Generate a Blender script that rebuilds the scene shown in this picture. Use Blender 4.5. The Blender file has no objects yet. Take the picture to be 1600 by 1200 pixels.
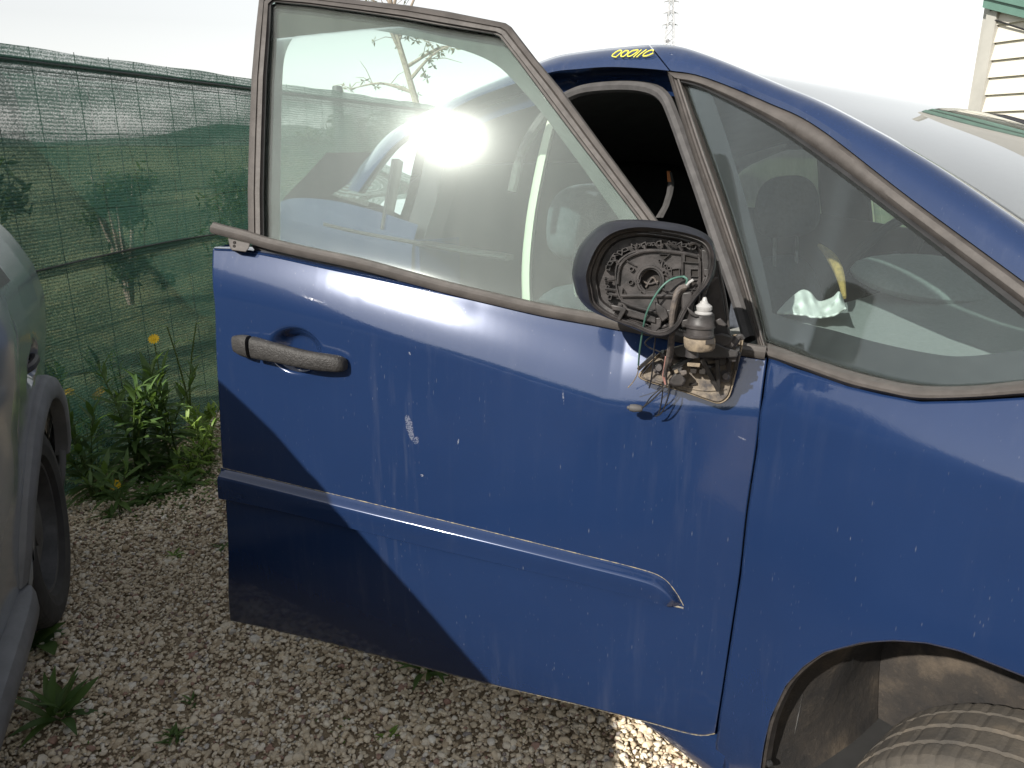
import bpy, bmesh, math, random
import numpy as np
from mathutils import Vector, Matrix
rad = math.radians
sc = bpy.context.scene
COL = sc.collection
random.seed(7); RNG = np.random.default_rng(7)

# ------------------------------------------------------------------ camera, sky, sun, exposure
FPX = 1208.0; PITCH = rad(17.3); CAM_H = 1.33
cam_data = bpy.data.cameras.new('camera'); cam = bpy.data.objects.new('camera', cam_data); COL.objects.link(cam)
_c, _s = math.cos(PITCH), math.sin(PITCH)
cam.location = (0, 0, CAM_H); cam.rotation_euler = (rad(90) - PITCH, 0, 0)
cam_data.sensor_width = 36; cam_data.lens = FPX / 1600 * 36; cam_data.clip_start = 0.02; cam_data.clip_end = 3000
sc.camera = cam
SUN_EL, SUN_AZ = rad(33), rad(38)          # azimuth to the left of straight behind the camera
SUN = Vector((-math.sin(SUN_AZ) * math.cos(SUN_EL), -math.cos(SUN_AZ) * math.cos(SUN_EL), math.sin(SUN_EL)))
world = bpy.data.worlds.new('World'); sc.world = world; world.use_nodes = True
wn = world.node_tree.nodes; wl = world.node_tree.links
bg = wn['Background']; bg.inputs['Strength'].default_value = 0.093
sky = wn.new('ShaderNodeTexSky'); sky.sky_type = 'NISHITA'; sky.sun_disc = False
sky.sun_elevation = SUN_EL; sky.sun_rotation = math.atan2(SUN.x, SUN.y)
sky.air_density = 1.3; sky.dust_density = 1.0; sky.ozone_density = 1.0
hs = wn.new('ShaderNodeHueSaturation'); hs.inputs['Saturation'].default_value = 0.14
wl.new(sky.outputs[0], hs.inputs['Color']); wl.new(hs.outputs[0], bg.inputs['Color'])
sun_data = bpy.data.lights.new('sun', 'SUN'); sun_data.energy = 3.7; sun_data.angle = rad(0.53); sun_data.color = (1, 0.95, 0.87)
sun = bpy.data.objects.new('sun', sun_data); COL.objects.link(sun); sun.rotation_euler = SUN.to_track_quat('Z', 'Y').to_euler()
sun.location = SUN * 30
vs = sc.view_settings; vs.view_transform = 'Standard'; vs.look = 'None'; vs.exposure = 1.0; vs.gamma = 1; vs.use_curve_mapping = False
sc.cycles.use_denoising = True
sc.cycles.max_bounces = 10; sc.cycles.transparent_max_bounces = 24; sc.cycles.glossy_bounces = 5; sc.cycles.caustics_reflective = False; sc.cycles.caustics_refractive = False

# ------------------------------------------------------------------ materials
class NT:
    def __init__(s, name):
        s.m = bpy.data.materials.new(name); s.m.use_nodes = True
        s.t = s.m.node_tree; s.n = s.t.nodes; s.n.clear()
        s.out = s.n.new('ShaderNodeOutputMaterial'); s._tc = None
    def node(s, kind, **kw):
        n = s.n.new(kind)
        for k, v in kw.items():
            if k.startswith('_'): setattr(n, k[1:], v)
            else:
                key = k.replace('__', ' ')
                s.put(n.inputs[key], v)
        return n
    def put(s, sock, v):
        if hasattr(v, 'is_output') or isinstance(v, bpy.types.NodeSocket): s.t.links.new(v, sock)
        else:
            if isinstance(v, (tuple, list)) and len(v) == 3 and sock.type == 'RGBA': v = (*v, 1)
            sock.default_value = v
    def co(s):
        if s._tc is None: s._tc = s.n.new('ShaderNodeTexCoord')
        return s._tc.outputs['Object']
    def mapping(s, scale=(1, 1, 1), loc=(0, 0, 0), rot=(0, 0, 0), co=None):
        n = s.n.new('ShaderNodeMapping'); s.put(n.inputs['Vector'], co or s.co())
        n.inputs['Scale'].default_value = scale; n.inputs['Location'].default_value = loc; n.inputs['Rotation'].default_value = rot
        return n.outputs[0]
    def noise(s, scale=5, detail=4, rough=.55, co=None, dist=0):
        n = s.n.new('ShaderNodeTexNoise'); s.put(n.inputs['Vector'], co or s.co())
        n.inputs['Scale'].default_value = scale; n.inputs['Detail'].default_value = detail
        n.inputs['Roughness'].default_value = rough; n.inputs['Distortion'].default_value = dist
        return n.outputs['Fac']
    def ramp(s, fac, *stops):
        n = s.n.new('ShaderNodeValToRGB'); s.put(n.inputs[0], fac); e = n.color_ramp.elements
        while len(e) < len(stops): e.new(.5)
        for i, (p, c) in enumerate(stops):
            e[i].position = p
            if not isinstance(c, (tuple, list)): c = (c, c, c)
            e[i].color = (*c, 1)
        return n.outputs[0]
    def math(s, op, a, b=None, c=None, clamp=False):
        n = s.n.new('ShaderNodeMath'); n.operation = op; n.use_clamp = clamp
        s.put(n.inputs[0], a)
        if b is not None: s.put(n.inputs[1], b)
        if c is not None: s.put(n.inputs[2], c)
        return n.outputs[0]
    def mix(s, f, a, b):
        n = s.n.new('ShaderNodeMix'); n.data_type = 'RGBA'
        s.put(n.inputs[0], f); s.put(n.inputs[6], a); s.put(n.inputs[7], b); return n.outputs[2]
    def sep(s, v=None):
        n = s.n.new('ShaderNodeSeparateXYZ'); s.put(n.inputs[0], v or s.co()); return n.outputs
    def bump(s, h, strength=.3, dist=.01):
        n = s.n.new('ShaderNodeBump'); s.put(n.inputs['Height'], h); n.inputs['Strength'].default_value = strength; n.inputs['Distance'].default_value = dist
        return n.outputs[0]
    def principled(s, **kw):
        n = s.node('ShaderNodeBsdfPrincipled', **kw); s.t.links.new(n.outputs[0], s.out.inputs[0]); return n

MAT = {}
def simple(name, col, rough=.6, var=.25, scale=12, bump=.0, metal=0, spec=.5, col2=None, bscale=60):
    t = NT(name)
    f = t.noise(scale, 5, .6)
    c2 = col2 or tuple(x * (1 - var) for x in col)
    c = t.ramp(f, (.35, c2), (.65, col))
    r = t.math('MULTIPLY_ADD', t.noise(scale * 3, 3), .25, rough - .12, clamp=True)
    kw = dict(Base__Color=c, Roughness=r, Metallic=metal)
    p = t.principled(**kw); p.inputs['Specular IOR Level'].default_value = spec
    if bump: t.put(p.inputs['Normal'], t.bump(t.noise(bscale, 4), bump, .004))
    MAT[name] = t.m; return t.m

def paint(name, base, base2, dust=1.0, coat_rough=.02, marks=()):
    """clear coated paint with dust runs, pin scratches and polish haze"""
    t = NT(name)
    x, y, z = t.sep()
    big = t.noise(2.2, 4, .6)
    col = t.ramp(big, (.3, base2), (.7, base))
    # dried dust runs: stretched noise along z
    run = t.noise(1.0, 5, .65, t.mapping((38, 38, 3.2)))
    run2 = t.noise(1.0, 3, .7, t.mapping((9, 9, 2.0)))
    zone = t.noise(2.6, 2, .5, t.mapping((1, 1, .8), (.3, 0, .1)))
    fr = t.math('MULTIPLY', t.ramp(run, (.52, 0.), (.78, 1.)), t.ramp(zone, (.42, 0.), (.66, 1.)))
    fr = t.math('MULTIPLY', fr, t.ramp(run2, (.35, .2), (.65, 1.)))
    # pin scratches / chips: sparse voronoi specks, elongated
    def specks(scale, stretch, th, rot):
        v = t.n.new('ShaderNodeTexVoronoi'); v.inputs['Scale'].default_value = 1; v.feature = 'F1'
        w = t.noise(14, 2)
        t.put(v.inputs['Vector'], t.mapping((scale, scale, scale * stretch), rot=rot))
        d = t.ramp(v.outputs['Distance'], (0, 1.), (th, 0.))
        c = t.n.new('ShaderNodeSeparateColor'); t.put(c.inputs[0], v.outputs['Color'])
        return t.math('MULTIPLY', d, t.ramp(c.outputs[0], (.80, 0.), (.86, 1.)))
    sp1 = t.math('MULTIPLY', specks(140, .16, .13, (0, rad(8), 0)), t.ramp(t.noise(5, 4), (.40, 0.), (.58, 1.)))
    sp2 = t.math('MULTIPLY', specks(70, .22, .06, (0, rad(-14), 0)), t.ramp(t.noise(3.1, 4), (.42, 0.), (.56, 1.)))
    sp3 = t.math('MULTIPLY', specks(260, .22, .2, (0, rad(3), 0)), t.ramp(run2, (.38, 0.), (.62, 1.)))
    marksum = t.math('ADD', t.math('ADD', sp1, sp2), t.math('MULTIPLY', sp3, .6), clamp=True)
    dustc = (.42, .42, .43)
    col = t.mix(t.math('MULTIPLY', fr, .075 * dust, clamp=True), col, dustc)
    col = t.mix(t.math('MULTIPLY', marksum, .26 * dust, clamp=True), col, (.5, .5, .5))
    rough_add = t.math('ADD', t.math('MULTIPLY', fr, .10), t.math('MULTIPLY', marksum, .4))
    # named scuffs: (x, z, half width, half height, angle, strength)
    for (mx, mz, hw, hh, ang, st) in marks:
        dx = t.math('SUBTRACT', x, mx); dz = t.math('SUBTRACT', z, mz)
        ca, sa = math.cos(ang), math.sin(ang)
        p = t.math('ADD', t.math('MULTIPLY', dx, ca / hw), t.math('MULTIPLY', dz, sa / hw))
        q = t.math('ADD', t.math('MULTIPLY', dx, -sa / hh), t.math('MULTIPLY', dz, ca / hh))
        wob = t.math('MULTIPLY_ADD', t.noise(70, 4, .7), 1.6, -.8)
        d = t.math('ADD', t.math('ADD', t.math('MULTIPLY', p, p), t.math('MULTIPLY', q, q)), wob)
        m = t.math('MULTIPLY', t.ramp(d, (.55, 1.), (.8, 0.)), t.ramp(t.noise(330, 3, .7), (.38, .05), (.6, 1.)))
        col = t.mix(t.math('MULTIPLY', m, st, clamp=True), col, (.42, .42, .45))
        rough_add = t.math('ADD', rough_add, t.math('MULTIPLY', m, .5))
    peel = t.math('ADD', t.math('MULTIPLY', t.noise(170, 2), .35), t.math('MULTIPLY', t.noise(7, 2), 1.2))
    film = t.math('MULTIPLY_ADD', t.noise(3.5, 5, .7), .06, coat_rough)
    p = t.principled(Base__Color=col, Metallic=.1, Roughness=.18)
    p.inputs['Specular IOR Level'].default_value = .22
    p.inputs['Coat Weight'].default_value = 1; p.inputs['Coat IOR'].default_value = 1.52
    t.put(p.inputs['Coat Roughness'], t.math('ADD', film, rough_add, clamp=True))
    t.put(p.inputs['Coat Normal'], t.bump(peel, .05, .004))
    p.inputs['Sheen Weight'].default_value = .0
    MAT[name] = t.m; return t.m

BLUE, BLUE2 = (.0115, .0272, .080), (.0100, .0236, .070)

def glass(name, tint, dust, dustcol=(.62, .64, .60), ior=1.5, rough=.0, haze=.004):
    t = NT(name)
    tr = t.node('ShaderNodeBsdfTransparent', Color=tint)
    gl = t.node('ShaderNodeBsdfGlossy', Color=(1, 1, 1), Roughness=rough)
    fr = t.node('ShaderNodeFresnel', IOR=ior)
    mx = t.n.new('ShaderNodeMixShader'); t.put(mx.inputs[0], fr.outputs[0]); t.put(mx.inputs[1], tr.outputs[0]); t.put(mx.inputs[2], gl.outputs[0])
    # dust film: diffuse with forward scatter, uneven
    df = t.node('ShaderNodeBsdfDiffuse', Color=dustcol)
    n1 = t.noise(3, 5, .65); n2 = t.noise(1, 4, .6, t.mapping((30, 30, 4)))
    f = t.math('MULTIPLY', t.ramp(n1, (.25, .7), (.75, 1.15)), t.ramp(n2, (.3, .8), (.7, 1.2)))
    f = t.math('ADD', f, t.math('MULTIPLY', t.ramp(t.noise(420, 2), (.66, 0.), (.74, 1.)), .15))
    f = t.math('MULTIPLY', f, dust, clamp=True)
    m2 = t.n.new('ShaderNodeMixShader'); t.put(m2.inputs[0], f); t.put(m2.inputs[1], mx.outputs[0]); t.put(m2.inputs[2], df.outputs[0])
    # broad haze of light around mirror reflections from the same film
    g2 = t.node('ShaderNodeBsdfGlossy', Color=(1, 1, 1), Roughness=.14)
    m3 = t.n.new('ShaderNodeMixShader'); t.put(m3.inputs[0], haze); t.put(m3.inputs[1], m2.outputs[0]); t.put(m3.inputs[2], g2.outputs[0])
    t.t.links.new(m3.outputs[0], t.out.inputs[0])
    MAT[name] = t.m; return t.m

def build_materials():
    paint('fender_paint', BLUE, BLUE2, 1.0)
    paint('grey_paint', (.30, .325, .345), (.25, .27, .29), .5, .12)
    simple('rubber', (.074, .066, .061), .62, .3, 30, .25, spec=.35)          # sun-faded trim
    simple('rubber_dark', (.02, .02, .021), .6, .3, 30, .1)
    simple('seal', (.075, .072, .072), .7, .3, 40, .15, spec=.3)
    simple('plastic', (.046, .041, .040), .48, .35, 40, .2, spec=.45, col2=(.016, .015, .015))
    simple('shell_plastic', (.015, .016, .022), .42, .3, 18, .1, spec=.4)
    simple('handle_plastic', (.036, .034, .033), .55, .4, 90, .5, spec=.4, bscale=300)
    simple('plastic_pit', (.015, .012, .010), .8, .3, 50)
    simple('dusty_plastic', (.20, .165, .125), .8, .5, 70, .5, col2=(.05, .045, .045))
    simple('base_rim', (.25, .20, .14), .8, .4, 60, .4, col2=(.10, .08, .06))
    simple('white_plastic', (.33, .325, .32), .4, .15, 40)
    simple('bolt_metal', (.12, .11, .11), .5, .4, 80, metal=.5)
    simple('harness', (.05, .045, .045), .7, .5, 120, .5, col2=(.12, .10, .085))
    simple('wire_green', (.055, .13, .105), .5, .3, 40)
    simple('wire_black', (.02, .02, .022), .5, .3, 40)
    simple('wire_pink', (.42, .22, .19), .5, .3, 40)
    simple('seam_dirt', (.34, .28, .16), .95, .6, 160, col2=(.07, .08, .12))
    simple('interior_dark', (.022, .022, .026), .85, .3, 20)
    simple('headliner', (.11, .11, .11), .9, .2, 20)
    simple('seat_fabric', (.06, .068, .085), .9, .3, 90, .4)
    simple('dash', (.30, .305, .29), .65, .15, 140, .25, bscale=500)
    simple('dash_foam', (.40, .27, .08), .9, .4, 60, .6)
    simple('airbag', (.72, .72, .66), .85, .12, 14, .5, bscale=25)
    simple('beige_trim', (.62, .60, .50), .7, .12, 10)
    simple('orange_tip', (.55, .20, .07), .6, .3, 30)
    simple('frit', (.012, .012, .014), .35, .2, 30)
    simple('underbody', (.02, .02, .02), .9, .3, 20)
    simple('chalk', (.72, .66, .06), .8, .3, 300, col2=(.55, .52, .10))
    simple('silver_metal', (.42, .42, .43), .45, .4, 30, metal=.6, col2=(.25, .24, .22))
    simple('rim_metal', (.12, .12, .125), .55, .4, 20, metal=.5)
    simple('strut_plastic', (.030, .028, .028), .55, .4, 60, .2)
    simple('pylon_steel', (.42, .42, .43), .6, .1, 1)
    simple('bark', (.30, .25, .20), .85, .4, 25, .5)
    simple('wire_steel', (.06, .07, .065), .6, .3, 10)
    simple('rail_dark', (.03, .04, .04), .6, .3, 10)
    simple('siding', (.56, .53, .46), .6, .06, 3)
    simple('trim_white', (.36, .35, .32), .6, .12, 4)
    simple('roof_green', (.10, .19, .155), .5, .2, 5)
    simple('petal', (.90, .58, .01), .6, .2, 80)
    simple('hill_green', (.07, .10, .075), 1.0, .3, .03)
    simple('straw', (.42, .36, .22), .9, .3, 30)
    # liner: black plastic under clay dust that gathers with its own blotches
    t = NT('liner'); f = t.noise(6, 6, .65); g = t.noise(55, 5, .7)
    c = t.ramp(f, (.42, (.014, .013, .013)), (.56, (.030, .025, .021)), (.74, (.10, .078, .056)))
    c = t.mix(t.ramp(g, (.58, 0.), (.78, .3)), c, (.16, .125, .09))
    t.principled(Base__Color=c, Roughness=.85, Normal=t.bump(g, .4, .006)); MAT['liner'] = t.m
    t = NT('tyre'); f = t.noise(9, 5, .65); g = t.noise(90, 4, .7)
    c = t.ramp(f, (.30, (.035, .033, .031)), (.55, (.075, .065, .053)), (.75, (.15, .12, .088)))
    t.principled(Base__Color=c, Roughness=.88, Normal=t.bump(g, .35, .004)); MAT['tyre'] = t.m
    simple('tyre_grey', (.050, .048, .047), .85, .4, 12, .3)
    simple('flare_plastic', (.23, .235, .245), .62, .3, 9, .2)
    glass('door_glass', (.84, .93, .89), .042, haze=.0026, ior=1.42)
    glass('quarter_glass', (.86, .92, .92), .014, ior=1.38)
    glass('rear_glass', (.16, .19, .18), .05)
    glass('screen_glass', (.66, .76, .74), .07, rough=.0)
    glass('far_glass', (.85, .88, .86), .50, dustcol=(.75, .74, .70))
    glass('clear_glass', (.9, .94, .93), .02)
    glass('privacy_glass', (.04, .045, .045), .02)
    # shade net: knitted green strips with pinholes
    t = NT('shade_net')
    x, y, z = t.sep()
    wave = t.math('SINE', t.math('MULTIPLY', t.math('ADD', z, t.math('MULTIPLY', t.noise(3, 2), .02)), 2 * math.pi / .0125))
    cell = t.noise(1, 3, .8, t.mapping((150, 150, 190)))
    band = t.noise(1, 3, .6, t.mapping((1.1, 1.1, 6)))
    hole = t.math('ADD', t.math('MULTIPLY_ADD', wave, .06, cell), t.math('MULTIPLY', t.math('SUBTRACT', band, .5), .55))
    alpha = t.ramp(hole, (.36, .48), (.47, .79), (.60, .96))      # cover
    col = t.ramp(t.noise(4, 4), (.3, (.030, .070, .056)), (.7, (.046, .098, .078)))
    df = t.node('ShaderNodeBsdfDiffuse', Color=col, Normal=t.bump(wave, .5, .004)); tl = t.node('ShaderNodeBsdfTranslucent', Color=(.05, .15, .11))
    gls = t.node('ShaderNodeBsdfGlossy', Color=(.6, .6, .6), Roughness=.5, Normal=t.bump(wave, .9, .006))
    a = t.n.new('ShaderNodeMixShader'); a.inputs[0].default_value = .25; t.put(a.inputs[1], df.outputs[0]); t.put(a.inputs[2], tl.outputs[0])
    a2 = t.n.new('ShaderNodeMixShader'); a2.inputs[0].default_value = .05; t.put(a2.inputs[1], a.outputs[0]); t.put(a2.inputs[2], gls.outputs[0])
    tp = t.node('ShaderNodeBsdfTransparent')
    b = t.n.new('ShaderNodeMixShader'); t.put(b.inputs[0], alpha); t.put(b.inputs[1], tp.outputs[0]); t.put(b.inputs[2], a2.outputs[0])
    t.t.links.new(b.outputs[0], t.out.inputs[0]); MAT['shade_net'] = t.m
    # ground: fine grit between stones
    t = NT('ground_grit'); f = t.noise(2.2, 6, .65); g = t.noise(140, 6, .75); v = t.n.new('ShaderNodeTexVoronoi'); v.inputs['Scale'].default_value = 190
    t.put(v.inputs['Vector'], t.co())
    c = t.ramp(f, (.3, (.20, .145, .085)), (.5, (.28, .215, .135)), (.72, (.38, .30, .20)))
    c = t.mix(t.ramp(g, (.4, 0.), (.7, .6)), c, (.42, .35, .25))
    t.principled(Base__Color=c, Roughness=.95, Normal=t.bump(t.math('ADD', g, v.outputs['Distance']), .8, .006)); MAT['ground_grit'] = t.m
    # gravel: colour differs from stone to stone
    t = NT('stone')
    at = t.n.new('ShaderNodeAttribute'); at.attribute_name = 'tone'; at.attribute_type = 'GEOMETRY'
    oi = t.n.new('ShaderNodeObjectInfo')
    r = t.math('FRACT', t.math('ADD', at.outputs['Fac'], oi.outputs['Random']))
    c = t.ramp(r, (0, (.48, .38, .26)), (.2, (.65, .545, .395)), (.5, (.74, .635, .475)), (.78, (.84, .75, .60)), (.9, (.88, .83, .73)), (.95, (.30, .28, .27)), (.98, (.36, .22, .17)))
    c = t.mix(t.ramp(t.noise(60, 5, .7), (.4, 0.), (.75, .4)), c, (.34, .27, .19))
    t.principled(Base__Color=c, Roughness=.9, Normal=t.bump(t.noise(260, 4), .35, .003)); MAT['stone'] = t.m
    # field grass
    t = NT('field'); f = t.noise(.35, 6, .7); g = t.noise(6, 5, .7)
    c = t.ramp(f, (.3, (.030, .062, .026)), (.5, (.055, .085, .035)), (.62, (.085, .105, .040)), (.75, (.042, .072, .030)))
    c = t.mix(t.ramp(g, (.5, 0.), (.7, .45)), c, (.20, .18, .07))
    t.principled(Base__Color=c, Roughness=1.0, Normal=t.bump(g, .8, .05)); MAT['field'] = t.m
    def leaf(name, c1, c2, rough=.5, nz=30):
        t = NT(name); oi = t.n.new('ShaderNodeObjectInfo')
        f = t.math('ADD', t.math('MULTIPLY', oi.outputs['Random'], .6), t.math('MULTIPLY', t.noise(nz, 3), .4 if nz == 30 else 1.0))
        c = t.ramp(f, (.2 if nz == 30 else .55, c1), (.8 if nz == 30 else .95, c2))
        p = t.node('ShaderNodeBsdfPrincipled', Base__Color=c, Roughness=rough)
        tl = t.node('ShaderNodeBsdfTranslucent', Color=t.mix(.5, c, (.16, .26, .02)))
        m = t.n.new('ShaderNodeMixShader'); m.inputs[0].default_value = .42
        t.put(m.inputs[1], p.outputs[0]); t.put(m.inputs[2], tl.outputs[0]); t.t.links.new(m.outputs[0], t.out.inputs[0]); MAT[name] = t.m
    leaf('leaf_dark', (.075, .145, .045), (.13, .215, .065))
    leaf('leaf_bright', (.17, .29, .05), (.27, .39, .085))
    leaf('leaf_cover', (.05, .11, .03), (.17, .27, .06), nz=9)
    leaf('leaf_tree', (.15, .15, .10), (.24, .23, .15), .7)
    leaf('leaf_bush', (.045, .07, .03), (.08, .11, .045))
    leaf('stem_green', (.09, .15, .04), (.14, .20, .06))
build_materials()

# ------------------------------------------------------------------ mesh helpers
def obj(name, verts, faces, mat, parent=None, smooth=True, sharp=38, loc=None):
    me = bpy.data.meshes.new(name); me.from_pydata([tuple(map(float, v)) for v in verts], [], faces)
    if smooth:
        me.polygons.foreach_set('use_smooth', [True] * len(me.polygons)); me.set_sharp_from_angle(angle=rad(sharp))
    me.materials.append(MAT[mat] if isinstance(mat, str) else mat)
    o = bpy.data.objects.new(name, me); COL.objects.link(o); o.parent = parent
    if loc is not None: o.location = loc
    return o
def empty(name, loc=(0, 0, 0), rz=0, parent=None):
    o = bpy.data.objects.new(name, None); COL.objects.link(o); o.location = loc; o.rotation_euler = (0, 0, rz); o.parent = parent
    o.empty_display_size = .1; return o
def tag(o, label=None, cat=None, group=None, kind=None):
    if label: o['label'] = label
    if cat: o['category'] = cat
    if group: o['group'] = group
    if kind: o['kind'] = kind
    return o
def solid(o, t, off=-1):
    m = o.modifiers.new('thickness', 'SOLIDIFY'); m.thickness = t; m.offset = off; return o
def bevel(o, w, seg=2, ang=40):
    m = o.modifiers.new('bevel', 'BEVEL'); m.width = w; m.segments = seg; m.limit_method = 'ANGLE'; m.angle_limit = rad(ang); m.harden_normals = False; return o
class MB:
    """collects shapes of one part into one mesh"""
    def __init__(s): s.v = []; s.f = []
    def add(s, v, f):
        k = len(s.v); s.v += [tuple(p) for p in v]; s.f += [tuple(i + k for i in q) for q in f]; return s
    def box(s, c, size, rot=None):
        h = [x / 2 for x in size]; R = rot or Matrix.Identity(3)
        v = [Vector(c) + R @ Vector((sx * h[0], sy * h[1], sz * h[2])) for sx in (-1, 1) for sy in (-1, 1) for sz in (-1, 1)]
        return s.add(v, [(0, 1, 3, 2), (4, 6, 7, 5), (0, 4, 5, 1), (2, 3, 7, 6), (0, 2, 6, 4), (1, 5, 7, 3)])
    def tube(s, path, r, n=8, cap=True):
        P = [Vector(p) for p in path]; k = len(P); R = r if isinstance(r, (list, tuple)) else [r] * k
        v = []; up = Vector((.123, .21, .97))
        for i, p in enumerate(P):
            d = (P[min(i + 1, k - 1)] - P[max(i - 1, 0)]).normalized()
            a = d.cross(up)
            if a.length < 1e-3: a = d.cross(Vector((1, 0, 0)))
            a.normalize(); b = a.cross(d)
            for j in range(n):
                t = 2 * math.pi * j / n; v.append(p + (a * math.cos(t) + b * math.sin(t)) * R[i])
        f = [(i * n + j, i * n + (j + 1) % n, (i + 1) * n + (j + 1) % n, (i + 1) * n + j) for i in range(k - 1) for j in range(n)]
        if cap: f += [tuple(range(n - 1, -1, -1)), tuple((k - 1) * n + j for j in range(n))]
        return s.add(v, f)
    def loft(s, rings, close=True, cap0=False, cap1=False):
        n = len(rings[0]); v = [p for r in rings for p in r]; f = []
        for i in range(len(rings) - 1):
            for j in range(n if close else n - 1):
                a, b = i * n + j, i * n + (j + 1) % n; f.append((a, b, b + n, a + n))
        if cap0: f.append(tuple(range(n - 1, -1, -1)))
        if cap1: f.append(tuple((len(rings) - 1) * n + j for j in range(n)))
        return s.add(v, f)
    def lathe(s, prof, c, axis, n=28, cap=True):
        ax = Vector(axis).normalized(); a = ax.orthogonal().normalized(); b = ax.cross(a); c = Vector(c)
        rings = [[c + ax * h + (a * math.cos(2 * math.pi * j / n) + b * math.sin(2 * math.pi * j / n)) * r for j in range(n)] for r, h in prof]
        return s.loft(rings, True, cap, cap)
    def build(s, name, mat, parent=None, smooth=True, sharp=38): return obj(name, s.v, s.f, mat, parent, smooth, sharp)

def cr(pts, n, closed=False):
    """Catmull-Rom through pts, n samples evenly by length"""
    P = [np.array(p, float) for p in pts]; out = []
    if len(P) == 2: return [P[0] + (P[1] - P[0]) * i / (n - 1) for i in range(n)]
    E = [P[-1]] + P + [P[0], P[1]] if closed else [2 * P[0] - P[1]] + P + [2 * P[-1] - P[-2]]
    for i in range(1, len(E) - 2):
        p0, p1, p2, p3 = E[i - 1:i + 3]
        for k in range(16):
            t = k / 16
            out.append(.5 * (2 * p1 + (p2 - p0) * t + (2 * p0 - 5 * p1 + 4 * p2 - p3) * t * t + (3 * p1 - p0 - 3 * p2 + p3) * t ** 3))
    if not closed: out.append(E[-2])
    else: out.append(out[0])
    A = np.array(out); L = np.r_[0, np.cumsum(np.linalg.norm(np.diff(A, axis=0), axis=1))]
    q = np.linspace(0, L[-1], n + 1 if closed else n)
    R = np.stack([np.interp(q, L, A[:, i]) for i in range(A.shape[1])], 1)
    return list(R[:-1] if closed else R)
def lin(pts, n):
    A = np.array(pts, float); L = np.r_[0, np.cumsum(np.linalg.norm(np.diff(A, axis=0), axis=1))]; q = np.linspace(0, L[-1], n)
    return list(np.stack([np.interp(q, L, A[:, i]) for i in range(A.shape[1])], 1))
def ss(a, b, x):
    t = min(1, max(0, (x - a) / (b - a))); return t * t * (3 - 2 * t)

# ------------------------------------------------------------------ body-side surface of the blue car
PHI, THETA = rad(53), rad(18)                      # car axis and open door against the image plane
_ag = np.arange(-3.2, 1.6, .02); _zg = np.arange(0, 2.0, .004)
_zc = np.interp(_ag, [-3.2, -.98, -.75, -.55, -.38, -.21, .02, .06, .41, 1.6], [1.10, 1.075, 1.037, .999, .962, .925, .935, .958, .948, .93])
_A, _Z = np.meshgrid(_ag, _zg, indexing='ij'); _ZP = _Z - _zc[:, None]
_low = np.interp(_ZP, [-1.0, -.68, -.55, -.40, -.2, -.012, .010, .05, .085, .11, .14], [-.5, -.22, -.06, -.02, .025, .06, .27, .41, .48, .42, .32])
_up = np.interp(_Z, [1.0, 1.15, 1.36, 1.46, 1.52, 1.56, 1.62], [.28, .28, .315, .36, .5, .9, 1.8])
_w = np.clip((_ZP - .10) / .06, 0, 1); _SL = _low * (1 - _w) + _up * _w
_B = np.cumsum(_SL, axis=1) * .004; _B -= _B[:, [180]]
def Bs(a, z):
    i = min(max((a + 3.2) / .02, 0), len(_ag) - 1.001); j = min(max(z / .004, 0), len(_zg) - 1.001); I, J = int(i), int(j); u, v = i - I, j - J
    return float((_B[I, J] * (1 - u) + _B[I + 1, J] * u) * (1 - v) + (_B[I, J + 1] * (1 - u) + _B[I + 1, J + 1] * u) * v)
def ray(u, v):
    dx, dy = (u - 800) / FPX, (600 - v) / FPX; return np.array([dx, _c + dy * _s, -_s + dy * _c])
def G(u, v, z=0.):
    r = ray(u, v); t = (z - CAM_H) / r[2]; return Vector((r[0] * t, r[1] * t, z))
HX, HY = 0.3604, 1.1223                              # hinge line on the ground
def _tr(ang, u, v, off, flat=None):
    d = np.array([math.cos(ang), -math.sin(ang)]); n = np.array([math.sin(ang), math.cos(ang)]); H = np.array([HX, HY]); r = ray(u, v); z, a = 1., 0.
    for _ in range(40):
        b = -off if flat else Bs(a, z) - off
        t = (b + n @ H) / (n @ r[:2]); q = r[:2] * t - H
        z = .5 * z + .5 * (CAM_H + r[2] * t); a = .5 * a + .5 * float(q @ d)
    return (a, b, z)
def D(u, v, off=0.): return _tr(THETA, u, v, off)       # measured point -> door skin, offset outwards
def C(u, v, off=0.): return _tr(PHI, u, v, off)         # measured point -> closed body side
def DP(u, v, off): return _tr(THETA, u, v, off, True)   # measured point -> plane standing off the door
def CP(u, v, b): return _tr(PHI, u, v, -b, True)        # measured point -> plane b inside the car
def az(pts): return [(p[0], p[2]) for p in pts]

def patch(name, top, bot, left, right, nu, nv, off, mat, parent, thick=0, smooth=True, fn=None):
    """Coons patch in the (a, z) plane laid on the body side; off may be a number or f(u, v)"""
    T, Bt, L, R = (np.array(x(n)) if callable(x) else np.array(cr(x, n)) for x, n in ((top, nu), (bot, nu), (left, nv), (right, nv)))
    verts = []
    for j in range(nv):
        v = j / (nv - 1)
        for i in range(nu):
            u = i / (nu - 1)
            p = (1 - v) * T[i] + v * Bt[i] + (1 - u) * L[j] + u * R[j] - ((1 - u) * (1 - v) * T[0] + u * (1 - v) * T[-1] + (1 - u) * v * Bt[0] + u * v * Bt[-1])
            o = off(u, v) if callable(off) else off
            b = Bs(p[0], p[1]) - o
            if fn: b += fn(p[0], p[1])
            verts.append((p[0], b, p[1]))
    faces = [(j * nu + i, (j + 1) * nu + i, (j + 1) * nu + i + 1, j * nu + i + 1) for j in range(nv - 1) for i in range(nu - 1)]
    o = obj(name, verts, faces, mat, parent, smooth)
    if thick: solid(o, thick, -1)
    return o
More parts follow.
